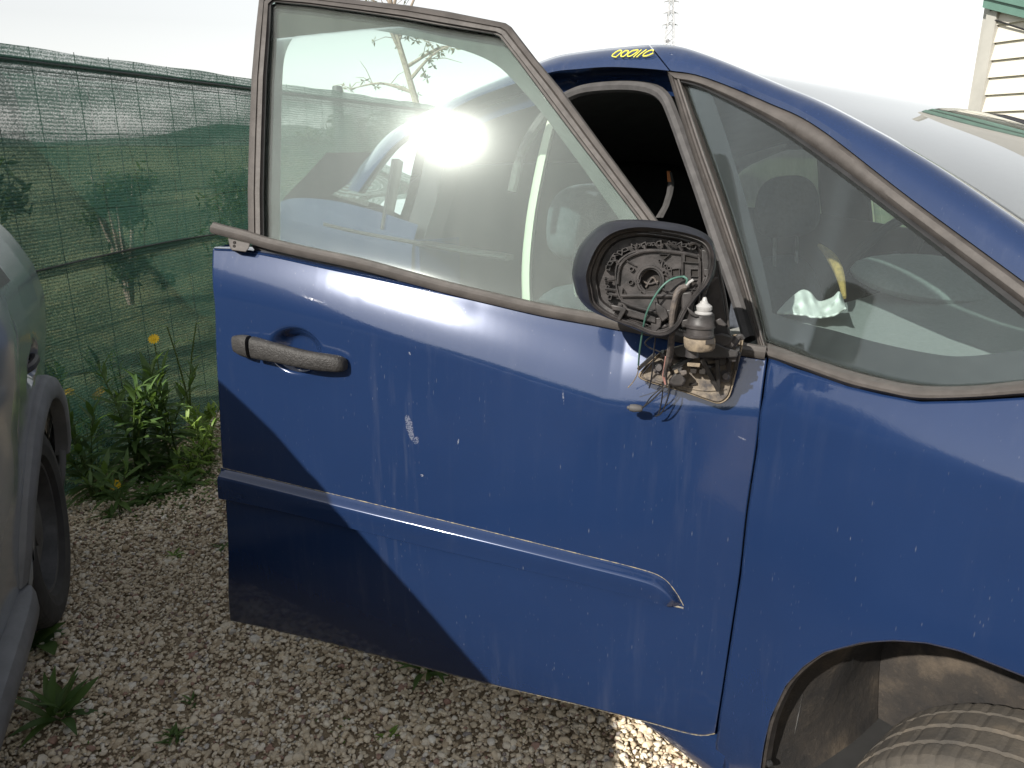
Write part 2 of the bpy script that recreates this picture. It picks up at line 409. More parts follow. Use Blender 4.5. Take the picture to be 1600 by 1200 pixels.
def band(name, outer, inner, offs, mat, parent, n=60, frame=D, closed=False):
    """trim strip between two measured lines; offs = heights across the strip from outer to inner edge (then closed behind)"""
    O = cr(outer, n); I = cr(inner, n); rings = []
    m = len(offs)
    for k in range(n):
        r = []
        for q, o in enumerate(offs):
            t = q / (m - 1); px = O[k] * (1 - t) + I[k] * t; r.append(frame(px[0], px[1], o))
        r.append(tuple(np.array(r[-1]) + (0, .022, 0))); r.append(tuple(np.array(r[0]) + (0, .022, 0)))
        rings.append(r)
    return MB().loft(rings, True, True, True).build(name, mat, parent)
def sweep(path, sect, up=(0, 0, 1), caps=True):
    """section (x outward, y up) along a path; outward = side of the path"""
    P = [Vector(p) for p in path]; rings = []; up = Vector(up)
    for i, p in enumerate(P):
        d = (P[min(i + 1, len(P) - 1)] - P[max(i - 1, 0)]).normalized(); s = d.cross(up).normalized(); w = s.cross(d)
        S = sect(i / (len(P) - 1)) if callable(sect) else sect
        rings.append([p + s * x + w * y for x, y in S])
    return MB().loft(rings, True, caps, caps)
def rrect(w, h, r=.3, n=4):
    out = []; rr = min(w, h) * r
    for cx, cy, a0 in ((w - rr, h - rr, 0), (-w + rr, h - rr, 90), (-w + rr, -h + rr, 180), (w - rr, -h + rr, 270)):
        for k in range(n): t = rad(a0 + 90 * k / (n - 1)); out.append((cx + rr * math.cos(t), cy + rr * math.sin(t)))
    return out

# ================================================================== SETTING
def sheet(name, pts, z, mat, kind='structure'):
    return tag(obj(name, [(x, y, z) for x, y in pts], [tuple(range(len(pts)))], mat, smooth=False), kind=kind)
sheet('field', [(-900, -900), (900, -900), (900, 1500), (-900, 1500)], -.036, 'field')
def fence_x(y): return -1.74 + (y - 2.86) * .225
YARD = [(-5.2, -30), (30, -30), (30, 6.2), (fence_x(6.2) + .02, 6.2), (fence_x(2.62), 2.62), (-5.2, 1.7)]
# yard ground as a finely relieved sheet where it is seen, flat beyond
def build_ground():
    nx, ny = 170, 270; x0, x1, y0, y1 = -2.4, 2.2, -1.8, 5.0
    vs_, fs = [], []
    for j in range(ny):
        for i in range(nx):
            x = x0 + (x1 - x0) * i / (nx - 1); y = y0 + (y1 - y0) * j / (ny - 1)
            e = min(i, j, nx - 1 - i, ny - 1 - j) / 12
            h = (.010 * math.sin(x * 3.1 + y * 1.3) + .007 * math.sin(x * 7.3 - y * 5.2) + .004 * math.sin(x * 17 + y * 13)) * min(1, e)
            vs_.append((x, y, h + .004 - .034 * (1 - min(1, e))))
    fs = [(j * nx + i, j * nx + i + 1, (j + 1) * nx + i + 1, (j + 1) * nx + i) for j in range(ny - 1) for i in range(nx - 1) if vs_[j * nx + i][0] > (fence_x(max(2.62, vs_[j * nx + i][1])) - .04)]
    return tag(obj('gravel_yard', vs_, fs, 'ground_grit'), kind='structure')
sheet('yard_ground', YARD, -.028, 'ground_grit')
yard = build_ground()
def gh(x, y): return .004 + .010 * math.sin(x * 3.1 + y * 1.3) + .007 * math.sin(x * 7.3 - y * 5.2) + .004 * math.sin(x * 17 + y * 13)

def ico(sub):
    bm = bmesh.new(); bmesh.ops.create_icosphere(bm, subdivisions=sub, radius=1)
    v = np.array([p.co[:] for p in bm.verts]); f = np.array([[q.index for q in p.verts] for p in bm.faces]); bm.free(); return v, f
def stone_shape(v, rng):
    d = v.copy()
    for _ in range(7):                                   # chip flats off a ball
        n = rng.normal(size=3); n /= np.linalg.norm(n); h = rng.uniform(.42, .85); k = d @ n; d -= np.outer(np.maximum(k - h, 0), n)
    return d * np.array([rng.uniform(.8, 1.25), rng.uniform(.75, 1.1), rng.uniform(.5, .8)])
def build_gravel():
    rng = np.random.default_rng(3)
    V, Fc, tone = [], [], []; base = 0
    shapes = {s: [stone_shape(ico(s)[0], rng) for _ in range(14)] for s in (1, 2)}; fa = {s: ico(s)[1] for s in (1, 2)}
    n = 0; pts = []
    while n < 40000:
        y = rng.uniform(.95, 4.1); x = rng.uniform(-1.9, .75)
        if x < fence_x(y) + .03: continue
        dep = y * _c + CAM_H * _s; u = 800 + FPX * x / dep; w = 600 - FPX * (y * _s - CAM_H * _c) / dep
        if u < -60 or u > 1180 or w > 1270 or (u > 430 and w < 940 + (u - 360) * .235): continue
        if rng.random() < .10 * (1 + math.sin(x * 5.1 + 2) * math.sin(y * 4.3 + x * 3)): continue      # thin patches of bare earth
        pts.append((x, y)); n += 1
    for (x, y) in pts:
        r = min(.015, .0043 * math.exp(rng.normal(0.0, .42)) + .0012)
        s = 2 if y < 1.9 and r > .0055 else 1
        v = shapes[s][rng.integers(14)] * r; a = rng.uniform(0, 6.283); t = rng.normal(0, .35); ca, sa, ct, st = math.cos(a), math.sin(a), math.cos(t), math.sin(t)
        v = v @ np.array([[1, 0, 0], [0, ct, -st], [0, st, ct]]) @ np.array([[ca, -sa, 0], [sa, ca, 0], [0, 0, 1]])
        V.append(v + (x, y, gh(x, y) + r * .35 + rng.random() ** 2 * .009)); Fc.append(fa[s] + base); tone.append(np.full(len(v), rng.random())); base += len(v)
    for _ in range(22000):                               # the yard goes on towards and past the viewer
        x = rng.uniform(-1.6, 2.1); y = rng.uniform(-1.7, 1.9)
        if y > .98 and x < .72: continue
        if rng.random() < max(0, (.3 - y) / 2.6): continue
        r = min(.016, .0062 * math.exp(rng.normal(0, .4)) + .0015); v = shapes[1][rng.integers(14)] * r; a = rng.uniform(0, 6.283); ca, sa = math.cos(a), math.sin(a)
        v = v @ np.array([[ca, -sa, 0], [sa, ca, 0], [0, 0, 1]])
        V.append(v + (x, y, gh(x, y) + r * .35)); Fc.append(fa[1] + base); tone.append(np.full(len(v), rng.random())); base += len(v)
    V = np.concatenate(V); Fc = np.concatenate(Fc); tone = np.concatenate(tone)
    me = bpy.data.meshes.new('gravel'); me.vertices.add(len(V)); me.vertices.foreach_set('co', V.ravel())
    me.loops.add(Fc.size); me.loops.foreach_set('vertex_index', Fc.ravel().astype(np.int32))
    me.polygons.add(len(Fc)); me.polygons.foreach_set('loop_start', np.arange(0, Fc.size, 3, dtype=np.int32)); me.polygons.foreach_set('loop_total', np.full(len(Fc), 3, dtype=np.int32))
    at = me.attributes.new('tone', 'FLOAT', 'POINT'); at.data.foreach_set('value', tone.astype(np.float32))
    me.update(calc_edges=True); me.materials.append(MAT['stone'])
    o = bpy.data.objects.new('gravel', me); COL.objects.link(o); o.parent = yard; tag(o, kind='stuff')
    # the 290 largest stones, one by one
    ms = []
    for k in range(10):
        v = stone_shape(ico(2)[0], rng); m = bpy.data.meshes.new('stone'); m.from_pydata(v.tolist(), [], ico(2)[1].tolist()); m.materials.append(MAT['stone']); ms.append(m)
    k = 0
    while k < 290:
        u = rng.uniform(20, 1100); w = rng.uniform(700, 1230)
        p = G(u, w)
        if not (p.x > fence_x(p.y) + .1 and p.y < 4): continue
        if u > 380 and w < 960 + (u - 360) * .24: continue
        r = rng.uniform(.009, .015) * (1.25 if rng.random() < .1 else 1)
        s = bpy.data.objects.new('stone', ms[k % 10]); COL.objects.link(s); s.parent = yard
        s.location = (p.x, p.y, gh(p.x, p.y) + r * .3); s.rotation_euler = (rng.normal(0, .25), rng.normal(0, .25), rng.uniform(0, 6.28)); s.scale = (r, r, r); k += 1
build_gravel()

# low hills on the horizon, seen through the net
def build_hills():
    v, f = [], []; n = 90
    for i in range(n):
        t = -1.25 + 2.6 * i / (n - 1); R = 520; h = 7 + 5 * math.sin(i * .23) + 3 * math.sin(i * .61 + 1) + 1.2 * math.sin(i * 1.7)
        for k, (rr, hh) in enumerate(((R, -1), (R + 40, h * .7), (R + 90, h), (R + 200, h * .6))): v.append((rr * math.sin(t), rr * math.cos(t), hh))
    f = [(i * 4 + k, (i + 1) * 4 + k, (i + 1) * 4 + k + 1, i * 4 + k + 1) for i in range(n - 1) for k in range(3)]
    tag(obj('hills', v, f, 'hill_green'), kind='structure')
build_hills()

# ------------------------------------------------------------------ fence with green shade net
def build_fence():
    L = [(-5.2, 1.55), (-1.80, 2.58)] + [(fence_x(y), y) for y in np.arange(2.9, 10.2, .4)]
    path = cr(L[1:], 240); path = lin(L[:2], 50)[:-1] + path; N = len(path)
    root = tag(empty('shade_net_fence', (fence_x(4), 4, 0)), 'wire fence covered in green knitted shade net beyond the cars', 'fence'); O = np.array([fence_x(4), 4, 0])
    S = np.r_[0, np.cumsum([np.linalg.norm(path[i + 1] - path[i]) for i in range(N - 1)])]
    nrm = []
    for i in range(N):
        d = path[min(i + 1, N - 1)] - path[max(i - 1, 0)]; d /= np.linalg.norm(d); nrm.append(np.array([d[1], -d[0]]))
    def net(name, z0, z1, amp, off, label, edge):
        nz = 26; v = []
        for i in range(N):
            for j in range(nz):
                t = j / (nz - 1); s = S[i]
                zz = z0(s) + (z1(s) - z0(s)) * t
                w = amp * math.sin(math.pi * min(1, t * 1.05)) * (math.sin(s * 2.6 + zz * 2.2) + .55 * math.sin(s * 5.9 - zz * 6) + .35 * math.sin(s * 1.1 + 4 * zz)) + edge(s, t)
                p = path[i] + nrm[i] * (off + w); v.append((p[0] - O[0], p[1] - O[1], zz))
        f = [(i * nz + j, (i + 1) * nz + j, (i + 1) * nz + j + 1, i * nz + j + 1) for i in range(N - 1) for j in range(nz - 1)]
        return obj(name, v, f, 'shade_net', root)
    net('net_panel', lambda s: .86 + .012 * math.sin(s * 3), lambda s: 1.655 + .003 * math.sin(s * 4.1) + .002 * math.sin(s * 13), .010, .012, 0, lambda s, t: 0)
    net('net_panel', lambda s: .015 + .02 * math.sin(s * 2.2), lambda s: .895 + .010 * math.sin(s * 3 + .6), .030, .022, 0, lambda s, t: .035 * (1 - t) ** 2 * math.sin(s * 4))
    hem = MB().tube([(path[i][0] + nrm[i][0] * .026 - O[0], path[i][1] + nrm[i][1] * .026 - O[1], .893 + .010 * math.sin(S[i] * 3 + .6)) for i in range(0, N, 2)], .0035, 6)
    hem.build('net_hem', 'rail_dark', root)
    MB().tube([(path[i][0] - O[0], path[i][1] - O[1], 1.607) for i in range(0, N, 4)], .0135, 8).build('top_rail', 'rail_dark', root)
    for zz in (1.575, 1.36, 1.12, .6, .3):
        MB().tube([(path[i][0] - nrm[i][0] * .012 - O[0], path[i][1] - nrm[i][1] * .012 - O[1], zz + .004 * math.sin(S[i] * 3 + zz)) for i in range(0, N, 4)], .0016, 5).build('wire', 'wire_steel', root)
    vm = None; s = S[49] + .03
    while s < S[-1]:
        i = int(np.searchsorted(S, s)); p = path[min(i, N - 1)] - nrm[min(i, N - 1)] * .016
        if vm is None:
            o = MB().tube([(0, 0, .02), (.004, 0, .6), (-.003, 0, 1.1), (0, 0, 1.66)], .0017, 5).build('wire', 'wire_steel', root); vm = o
        else:
            o = vm.copy(); COL.objects.link(o); o.parent = root
        o.location = (p[0] - O[0], p[1] - O[1], 0); o.rotation_euler = (0, random.uniform(-.012, .012), random.uniform(0, 6)); s += .19
    for y in (2.62, 5.62, 8.5):
        x = fence_x(y) - .07; MB().lathe([(.034, 0), (.034, 1.69), (.03, 1.70), (.0, 1.705)], (x - O[0], y - O[1], 0), (0, 0, 1), 14).build('post', 'rail_dark', root)
build_fence()

# ------------------------------------------------------------------ vegetation
def leaf_mesh(name, L, W, mat, bend=.25, fold=.25, seg=5):
    v, f = [], []
    for i in range(seg + 1):
        t = i / seg; w = W * math.sin(math.pi * min(1, t * .93 + .05)) ** .8 * (1 - .25 * t); z = -bend * L * t * t + .12 * L * t
        v += [(L * t, -w, z + fold * w), (L * t, 0, z), (L * t, w, z + fold * w)]
    for i in range(seg):
        a = i * 3; f += [(a, a + 3, a + 4, a + 1), (a + 1, a + 4, a + 5, a + 2)]
    me = bpy.data.meshes.new(name); me.from_pydata(v, [], f); me.polygons.foreach_set('use_smooth', [True] * len(me.polygons)); me.materials.append(MAT[mat]); return me
LEAF = {m: [leaf_mesh('leaf', 1, .105, m, .30), leaf_mesh('leaf', 1, .13, m, .12), leaf_mesh('leaf', 1, .115, m, .50)] for m in ('leaf_dark', 'leaf_bright')}
BROAD = {m: [leaf_mesh('leaf', 1, .24, m, .35, .2), leaf_mesh('leaf', 1, .30, m, .15, .15)] for m in ('leaf_dark', 'leaf_bright')}
FLOWER = None
def flower_at(root, p, r, tilt):
    global FLOWER
    if FLOWER is None:
        m = MB()
        for k in range(13):
            a = 2 * math.pi * k / 13; R = Matrix.Rotation(a, 3, 'Z')
            m.add([R @ Vector(q) for q in ((.15, -.10, 0), (.8, -.16, .16), (1, 0, .14), (.8, .16, .16), (.15, .10, 0))], [(0, 1, 2, 3, 4)])
        m.lathe([(.30, -.05), (.34, .10), (.2, .2), (.0, .22)], (0, 0, 0), (0, 0, 1), 10)
        o = m.build('flower', 'petal', root); FLOWER = o
    else:
        o = FLOWER.copy(); COL.objects.link(o); o.parent = root
    o.location = p; o.scale = (r, r, r); o.rotation_euler = (tilt * 1.7, 0, random.uniform(-.5, .5)); return o
def place_leaf(root, me, p, yaw, pitch, L):
    o = bpy.data.objects.new('leaf', me); COL.objects.link(o); o.parent = root; o.location = p; o.scale = (L, L, L); o.rotation_euler = (random.uniform(-.3, .3), -pitch, yaw); return o
def weed(name, label, base, height, stems, n, L, mat='leaf_dark', broad=False, lean=.25, start=.1, group='weeds growing out of the gravel', flowers=0, fr=.014, tuft=True):
    base = Vector(base); root = tag(empty(name, base), label, 'weed', group); fam = (BROAD if broad else LEAF)[mat]
    for s in range(stems):
        a = random.uniform(0, 6.28); ln = random.uniform(.3, 1) * lean * height if stems > 1 else random.uniform(-.1, .1) * height; h = height * random.uniform(.72, 1) if s else height
        off = Vector((random.uniform(-.02, .02), random.uniform(-.02, .02), -.015)) * (1 if stems > 1 else .3)
        pts = [off + Vector((math.cos(a) * ln * t * t, math.sin(a) * ln * t * t, h * t)) for t in (0, .25, .5, .75, 1)]
        MB().tube(pts, [.0045 * (1 - .15 * i) * max(.5, height / .4) for i in range(5)], 6).build('stem', 'stem_green', root)
        P = cr(pts, 40); k0 = random.uniform(0, 6)
        for i in range(n):
            t = start + (1 - start) * (i / max(1, n - 1)) ** .8; p = P[min(39, int(t * 39))]; yaw = k0 + i * 2.4 + random.uniform(-.3, .3)
            pit = (.1 + 1.0 * t * t if tuft else .25) + random.uniform(-.25, .3)
            place_leaf(root, random.choice(fam), p, yaw, pit, L * random.uniform(.7, 1.1) * (1.0 - .35 * t if tuft else 1))
        if s < flowers: flower_at(root, P[-1], fr, .5)
    return root
def rosette(name, label, base, n, L, mat='leaf_dark', broad=False, pitch=.55, group='weeds growing out of the gravel'):
    root = tag(empty(name, base), label, 'weed', group); fam = (BROAD if broad else LEAF)[mat]
    for i in range(n):
        place_leaf(root, random.choice(fam), (random.uniform(-.012, .012), random.uniform(-.012, .012), .004 + .0008 * i), i * 2.4 + random.uniform(-.3, .3), pitch * (.35 + 1.1 * i / n) + random.uniform(-.12, .12), L * random.uniform(.7, 1.1))
    return root
def gp(u, v): p = G(u, v); return (p.x, p.y, gh(p.x, p.y) - .002 if p.y < 4.8 else 0)
# tall clump at the foot of the net
weed('leafy_weed', 'tall leafy dark green weed with star-shaped top in front of the net', gp(222, 742), .50, 5, 26, .16, lean=.30)
weed('leafy_weed', 'bushy dark green weed between the tall weed and the blue door', gp(272, 728), .42, 5, 24, .16, lean=.45)
weed('leafy_weed', 'dark green weed just behind the grey car wheel', gp(150, 775), .36, 4, 20, .15, lean=.5)
weed('leafy_weed', 'low dark green weed in front of the leafy clump', gp(195, 800), .20, 3, 14, .13, lean=.6)
weed('leafy_weed', 'sunlit bright green weed with small leaves beside the grey bumper', gp(112, 702), .44, 4, 18, .085, 'leaf_bright', True, lean=.3, start=.35)
weed('leafy_weed', 'bright green sunlit weed behind the leafy clump', gp(170, 715), .30, 6, 18, .08, 'leaf_bright', True, lean=.6)
weed('leafy_weed', 'small bright sunlit weed at the foot of the net next to the door', gp(318, 688), .18, 7, 16, .065, 'leaf_bright', True, lean=.7)
weed('flowering_weed', 'thin stalk with yellow flower at its top against the net', gp(262, 690), .50, 1, 6, .07, 'leaf_bright', flowers=1, fr=.026, tuft=False)
weed('flowering_weed', 'bare tall stalk without flower right next to the blue door', gp(306, 690), .58, 2, 6, .06, 'leaf_bright', lean=.16, tuft=False)
weed('flowering_weed', 'low weed with two orange-yellow flowers beside the grey car', gp(132, 722), .32, 2, 7, .07, 'leaf_bright', flowers=2, fr=.024, lean=.5, tuft=False)
weed('flowering_weed', 'short weed with one yellow flower above the gravel', gp(186, 792), .10, 1, 6, .06, 'leaf_dark', flowers=1, fr=.022, tuft=False)
weed('leafy_weed', 'pale green bushy weed right beside the rear edge of the door', gp(325, 720), .26, 5, 16, .10, 'leaf_bright', lean=.6)
weed('leafy_weed', 'yellow-green weed rising behind the dark clump', gp(205, 700), .46, 4, 18, .10, 'leaf_bright', lean=.45)
weed('flowering_weed', 'slender weed with three small yellow flowers left of the tall weed', gp(150, 735), .36, 3, 8, .07, 'leaf_bright', flowers=3, fr=.022, lean=.5, tuft=False)
weed('leafy_weed', 'light green weed between the grey bumper and the leafy clump', gp(120, 745), .34, 5, 16, .10, 'leaf_bright', lean=.5)
weed('leafy_weed', 'fresh green low weed filling the gap before the door edge', gp(300, 748), .20, 5, 14, .09, 'leaf_bright', lean=.7)
rosette('ground_weed', 'feathery low weed at the gravel edge near the door', gp(290, 765), 26, .10, 'leaf_dark', pitch=.5)
rosette('ground_weed', 'low spreading weed left of the feathery one', gp(235, 778), 22, .10, 'leaf_dark', pitch=.4)
rosette('leafy_weed', 'low leafy weed in the left foreground gravel', gp(92, 1125), 20, .115, 'leaf_dark', pitch=.85)
rosette('leafy_weed', 'broad-leaved weed beside the grey car tyre', gp(55, 1012), 10, .12, 'leaf_dark', True, .4)
rosette('leafy_weed', 'half hidden weed growing under the lower door edge', gp(668, 1062), 18, .095, 'leaf_dark', pitch=.6)
rosette('ground_weed', 'small dark weed low in the gravel near the bottom of the photo', gp(272, 1155), 18, .042, 'leaf_dark', pitch=.6)
rosette('ground_weed', 'tiny bright weed in the middle of the gravel', gp(276, 866), 14, .04, 'leaf_bright', pitch=.3)
rosette('ground_weed', 'tiny weed at the rear edge of the door', gp(346, 862), 12, .04, 'leaf_dark', pitch=.4)
rosette('ground_weed', 'tiny weed right of the small dark one', gp(300, 1100), 10, .03, 'leaf_dark', pitch=.4)
rosette('ground_weed', 'tiny weed under the middle of the door', gp(605, 1165), 9, .03, 'leaf_bright', pitch=.4)
rosette('ground_weed', 'sparse dark weed on the gravel below the clump', gp(175, 812), 16, .07, 'leaf_dark', pitch=.35)
# clover and moss cover round the clump, uncountable
def build_cover():
    v, f = [], []; rng = np.random.default_rng(5)
    for k in range(5200):
        u = rng.normal(200, 85); w = rng.normal(738, 36)
        if not (70 < u < 345): continue
        p = G(u, w)
        if p.x < fence_x(p.y) + .02: continue
        r = rng.uniform(.006, .016); a = rng.uniform(0, 6.28); z = gh(p.x, p.y) + rng.uniform(0, .05) * max(0, 1 - (w - 700) / 110); t = rng.uniform(-.5, .5)
        b = len(v)
        for q in ((-1, 0), (0, -.55), (1, 0), (0, .55)): v.append((p.x + r * (q[0] * math.cos(a) - q[1] * math.sin(a)), p.y + r * (q[0] * math.sin(a) + q[1] * math.cos(a)), z + r * q[0] * t))
        f.append((b, b + 1, b + 2, b + 3))
    for k in range(900):
        u = rng.uniform(-20, 1000); w = rng.uniform(820, 1230)
        if math.sin(u * .02 + 1) * math.sin(w * .026) < .55: continue
        p = G(u, w); r = rng.uniform(.003, .007); a = rng.uniform(0, 6.28); z = gh(p.x, p.y) + .006; b = len(v)
        for q in ((-1, 0), (0, -.5), (1, 0), (0, .5)): v.append((p.x + r * (q[0] * math.cos(a) - q[1] * math.sin(a)), p.y + r * (q[0] * math.sin(a) + q[1] * math.cos(a)), z + r * q[0] * .4))
        f.append((b, b + 1, b + 2, b + 3))
    tag(obj('ground_cover', v, f, 'leaf_cover', smooth=False), 'low green ground cover at the foot of the net', 'ground cover', kind='stuff')
build_cover()

def bush(name, label, base, w, h, n, leafsize=.05, group='bushes beyond the net', mat='leaf_bush', seed=0):
    rng = np.random.default_rng(seed); root = tag(empty(name, base), label, 'bush', group); m = MB(); v, f = [], []
    for k in range(7):
        a = rng.uniform(0, 6.28); m.tube([(0, 0, 0), (math.cos(a) * w * .2, math.sin(a) * w * .2, h * .45), (math.cos(a) * w * .4, math.sin(a) * w * .4, h * rng.uniform(.7, .95))], [.025 * h, .015 * h, .004], 6)
    m.build('stem', 'bark', root)
    cl = [(rng.normal(0, .33) * w, rng.normal(0, .33) * w, h * rng.uniform(.15, .92), rng.uniform(.12, .28) * w) for _ in range(16)]
    for k in range(n):
        c = cl[rng.integers(len(cl))]; p = np.array(c[:3]) + rng.normal(size=3) * c[3] * .55; d = rng.normal(size=3); d /= np.linalg.norm(d); e = np.cross(d, rng.normal(size=3)); e /= np.linalg.norm(e); s = leafsize * rng.uniform(.6, 1.3); b = len(v)
        v += [p - d * s, p + e * s * .35, p + d * s, p - e * s * .35]; f.append((b, b + 1, b + 2, b + 3))
    obj('crown', v, f, mat, root, smooth=False); return root
bush('bush', 'dark young bush seen through the net left of the door', (-3.3, 6.6, 0), .42, 1.15, 1500, .04, seed=1)
bush('bush', 'tall loose bush seen through the net at the left edge', (-2.95, 4.3, 0), .42, 1.75, 1100, .045, seed=2)
bush('bush', 'wide dark bush behind the net seen through the door glass', (-1.75, 9.9, 0), .95, 1.75, 5200, .05, seed=3)
bush('bush', 'low dark bush behind the net just left of the window frame', (-3.2, 9.6, 0), 1.0, .85, 2400, .05, seed=4)

def tree(name, label, base, trunk, limbs, seed, leafn=9, ls=.07):
    rng = np.random.default_rng(seed); root = tag(empty(name, base), label, 'tree'); m = MB(); v, f = [], []
    T = cr(trunk, 30); m.tube(T, [.055 * (1 - .8 * i / 29) + .006 for i in range(30)], 8)
    tips = []
    for (t, dx, dy, dz) in limbs:
        p = T[int(t * 29)]; q = p + np.array([dx, dy, dz]); mid = (p + q) / 2 + np.array([0, 0, .10 * np.linalg.norm(q - p)]); path = cr([p, mid, q], 12); m.tube(path, [.022 * (1 - .8 * i / 11) for i in range(12)], 6)
        for k in range(8):
            s = path[rng.integers(3, 12)]; d = rng.normal(size=3); d /= np.linalg.norm(d); L = rng.uniform(.15, .42); e = s + d * L * np.array([1, 1, .6]); m.tube([s, (s + e) / 2 + np.array([0, 0, .03]), e], [.006, .004, .002], 5); tips.append(e)
            if rng.random() < .6: tips.append((s + e) / 2)
        tips.append(q)
    m.build('trunk', 'bark', root)
    for p in tips:
        if rng.random() < .25: continue
        for k in range(leafn):
            d = rng.normal(size=3); d[2] -= .3; d /= np.linalg.norm(d); e = np.cross(d, rng.normal(size=3)); e /= np.linalg.norm(e); s = ls * rng.uniform(.6, 1.2); b = len(v)
            v += [p, p + d * s * .5 + e * s * .16, p + d * s, p + d * s * .5 - e * s * .16]; f.append((b, b + 1, b + 2, b + 3))
    obj('crown', v, f, 'leaf_tree', root, smooth=False); return root
TB = Vector((-1.02, 9.35, 0))
tree('young_tree', 'slender leaning young tree with sparse leaves beyond the net', TB,
     [(0.25, 0, 0), (.12, 0, .8), (-.02, 0, 1.55), (-.16, 0, 2.1), (-.28, 0, 2.55), (-.36, 0, 3.2), (-.40, 0, 3.9)],
     [(.50, -.75, .2, .05), (.53, .55, -.1, .38), (.56, .75, .2, .25), (.62, -.45, -.2, .75), (.63, .4, .1, .75), (.68, -.9, .2, .45), (.70, .25, 0, .8), (.75, -.7, 0, .6), (.8, .8, .1, .5), (.86, -.4, .1, .6), (.9, .7, -.1, .3), (.95, .3, 0, .4), (.6, -.25, .3, .6), (.78, -1.3, .2, .25)], 11)

# ------------------------------------------------------------------ power pylon far behind the car
def build_pylon():
    d = 210.; r = ray(1037, 224); base = Vector((r[0] * d, r[1] * d, 0)); root = tag(empty('power_pylon', base), 'distant steel lattice power pylon above the blue roof', 'pylon'); H = 39.
    legs = MB(); br = MB(); arms = []
    def hw(z): return 3.2 * (1 - z / H) ** 1.2 + .35
    for sx in (-1, 1):
        for sy in (-1, 1): legs.tube([(sx * hw(z), sy * hw(z), z) for z in np.linspace(0, H - 2, 12)], .13, 5)
    legs.build('leg', 'pylon_steel', root)
    zs = np.linspace(0, H - 2, 17)
    for i in range(16):
        a, b = hw(zs[i]), hw(zs[i + 1])
        for s in (-1, 1):
            br.tube([(-a, s * a, zs[i]), (b, s * b, zs[i + 1])], .07, 4); br.tube([(a, s * a, zs[i]), (-b, s * b, zs[i + 1])], .07, 4)
            br.tube([(s * a, -a, zs[i]), (s * b, b, zs[i + 1])], .07, 4)
    br.tube([(0, 0, H - 2), (0, 0, H)], .15, 5)
    br.build('bracing', 'pylon_steel', root)
    for z, w in ((36.3, 1.9), (33.6, 1.9), (30.8, 2.0)):
        m = MB()
        for s in (-1, 1): m.tube([(0, 0, z + .5), (s * w, 0, z - .1)], .12, 4); m.tube([(0, 0, z), (s * w, 0, z - .1)], .12, 4); m.tube([(s * w, 0, z - .1), (s * w, 0, z - .8)], .09, 4)
        m.build('cross_arm', 'pylon_steel', root)
build_pylon()

# ------------------------------------------------------------------ house with lapped siding on the right
def build_house():
    c = Vector((5.22, 9.25, 0)); ang = math.atan2(-.95, .31); root = tag(empty('siding_house', c, ang), 'cream house with horizontal lap siding and green roof edge', 'house')
    L, P, SLP, Z0 = 3.2, .178, .33, 2.73        # wall runs along local +x towards the viewer, outward = local -y; roof edge falls with x
    def zr(x): return Z0 - SLP * x
    v = [(x, y, z) for y in (.05, 4.1) for x, z in ((.02, 0), (L, 0), (L, zr(L) + .1), (.02, zr(0) + .1))]
    obj('wall', v, [(0, 1, 2, 3), (7, 6, 5, 4), (0, 4, 5, 1), (1, 5, 6, 2), (2, 6, 7, 3), (3, 7, 4, 0)], 'siding', root, False)
    z = .06
    while z + .03 < zr(.2):
        xe = min(L, (Z0 - z - P) / SLP); xb = min(L, (Z0 - z) / SLP); xe = max(xe, .12)
        v = [(.10, .048, z), (.10, -.012, z), (.10, .022, z + P), (.10, .048, z + P), (xb, .048, z), (xb, -.012, z), (xe, .022, z + P), (xe, .048, z + P)]
        obj('siding_board', v, [(0, 1, 5, 4), (1, 2, 6, 5), (2, 3, 7, 6), (0, 4, 7, 3), (3, 2, 1, 0), (4, 5, 6, 7)], 'siding', root, False); z += P
    MB().box((.045, -.012, 1.35), (.13, .05, 2.70)).build('corner_board', 'trim_white', root, False)
    MB().box((-.075, .05, 1.60), (.075, .06, 3.2)).build('downpipe', 'trim_white', root, False)
    def strip(name, y0, y1, a, b, c=0, mat='roof_green'):
        v = []
        for x in (-.03, L + .25): v += [(x, y0, zr(x) + b), (x, y0, zr(x) + a), (x, y1, zr(x) + a + c), (x, y1, zr(x) + b + c)]
        obj(name, v, [(0, 1, 5, 4), (1, 2, 6, 5), (2, 3, 7, 6), (3, 0, 4, 7), (3, 2, 1, 0), (4, 5, 6, 7)], mat, root, False)
    strip('roof_edge', -.10, .045, 0, .17); strip('gutter_lip', -.13, -.103, .10, .19); strip('roof', -.15, 4.3, .195, .23, .8, 'trim_white')
    MB().tube([(.1, -.03, 2.60), (.5, -.03, 2.45), (1.2, -.03, 2.24), (2.2, -.03, 1.95)], .010, 6).build('cable', 'wire_black', root)
build_house()

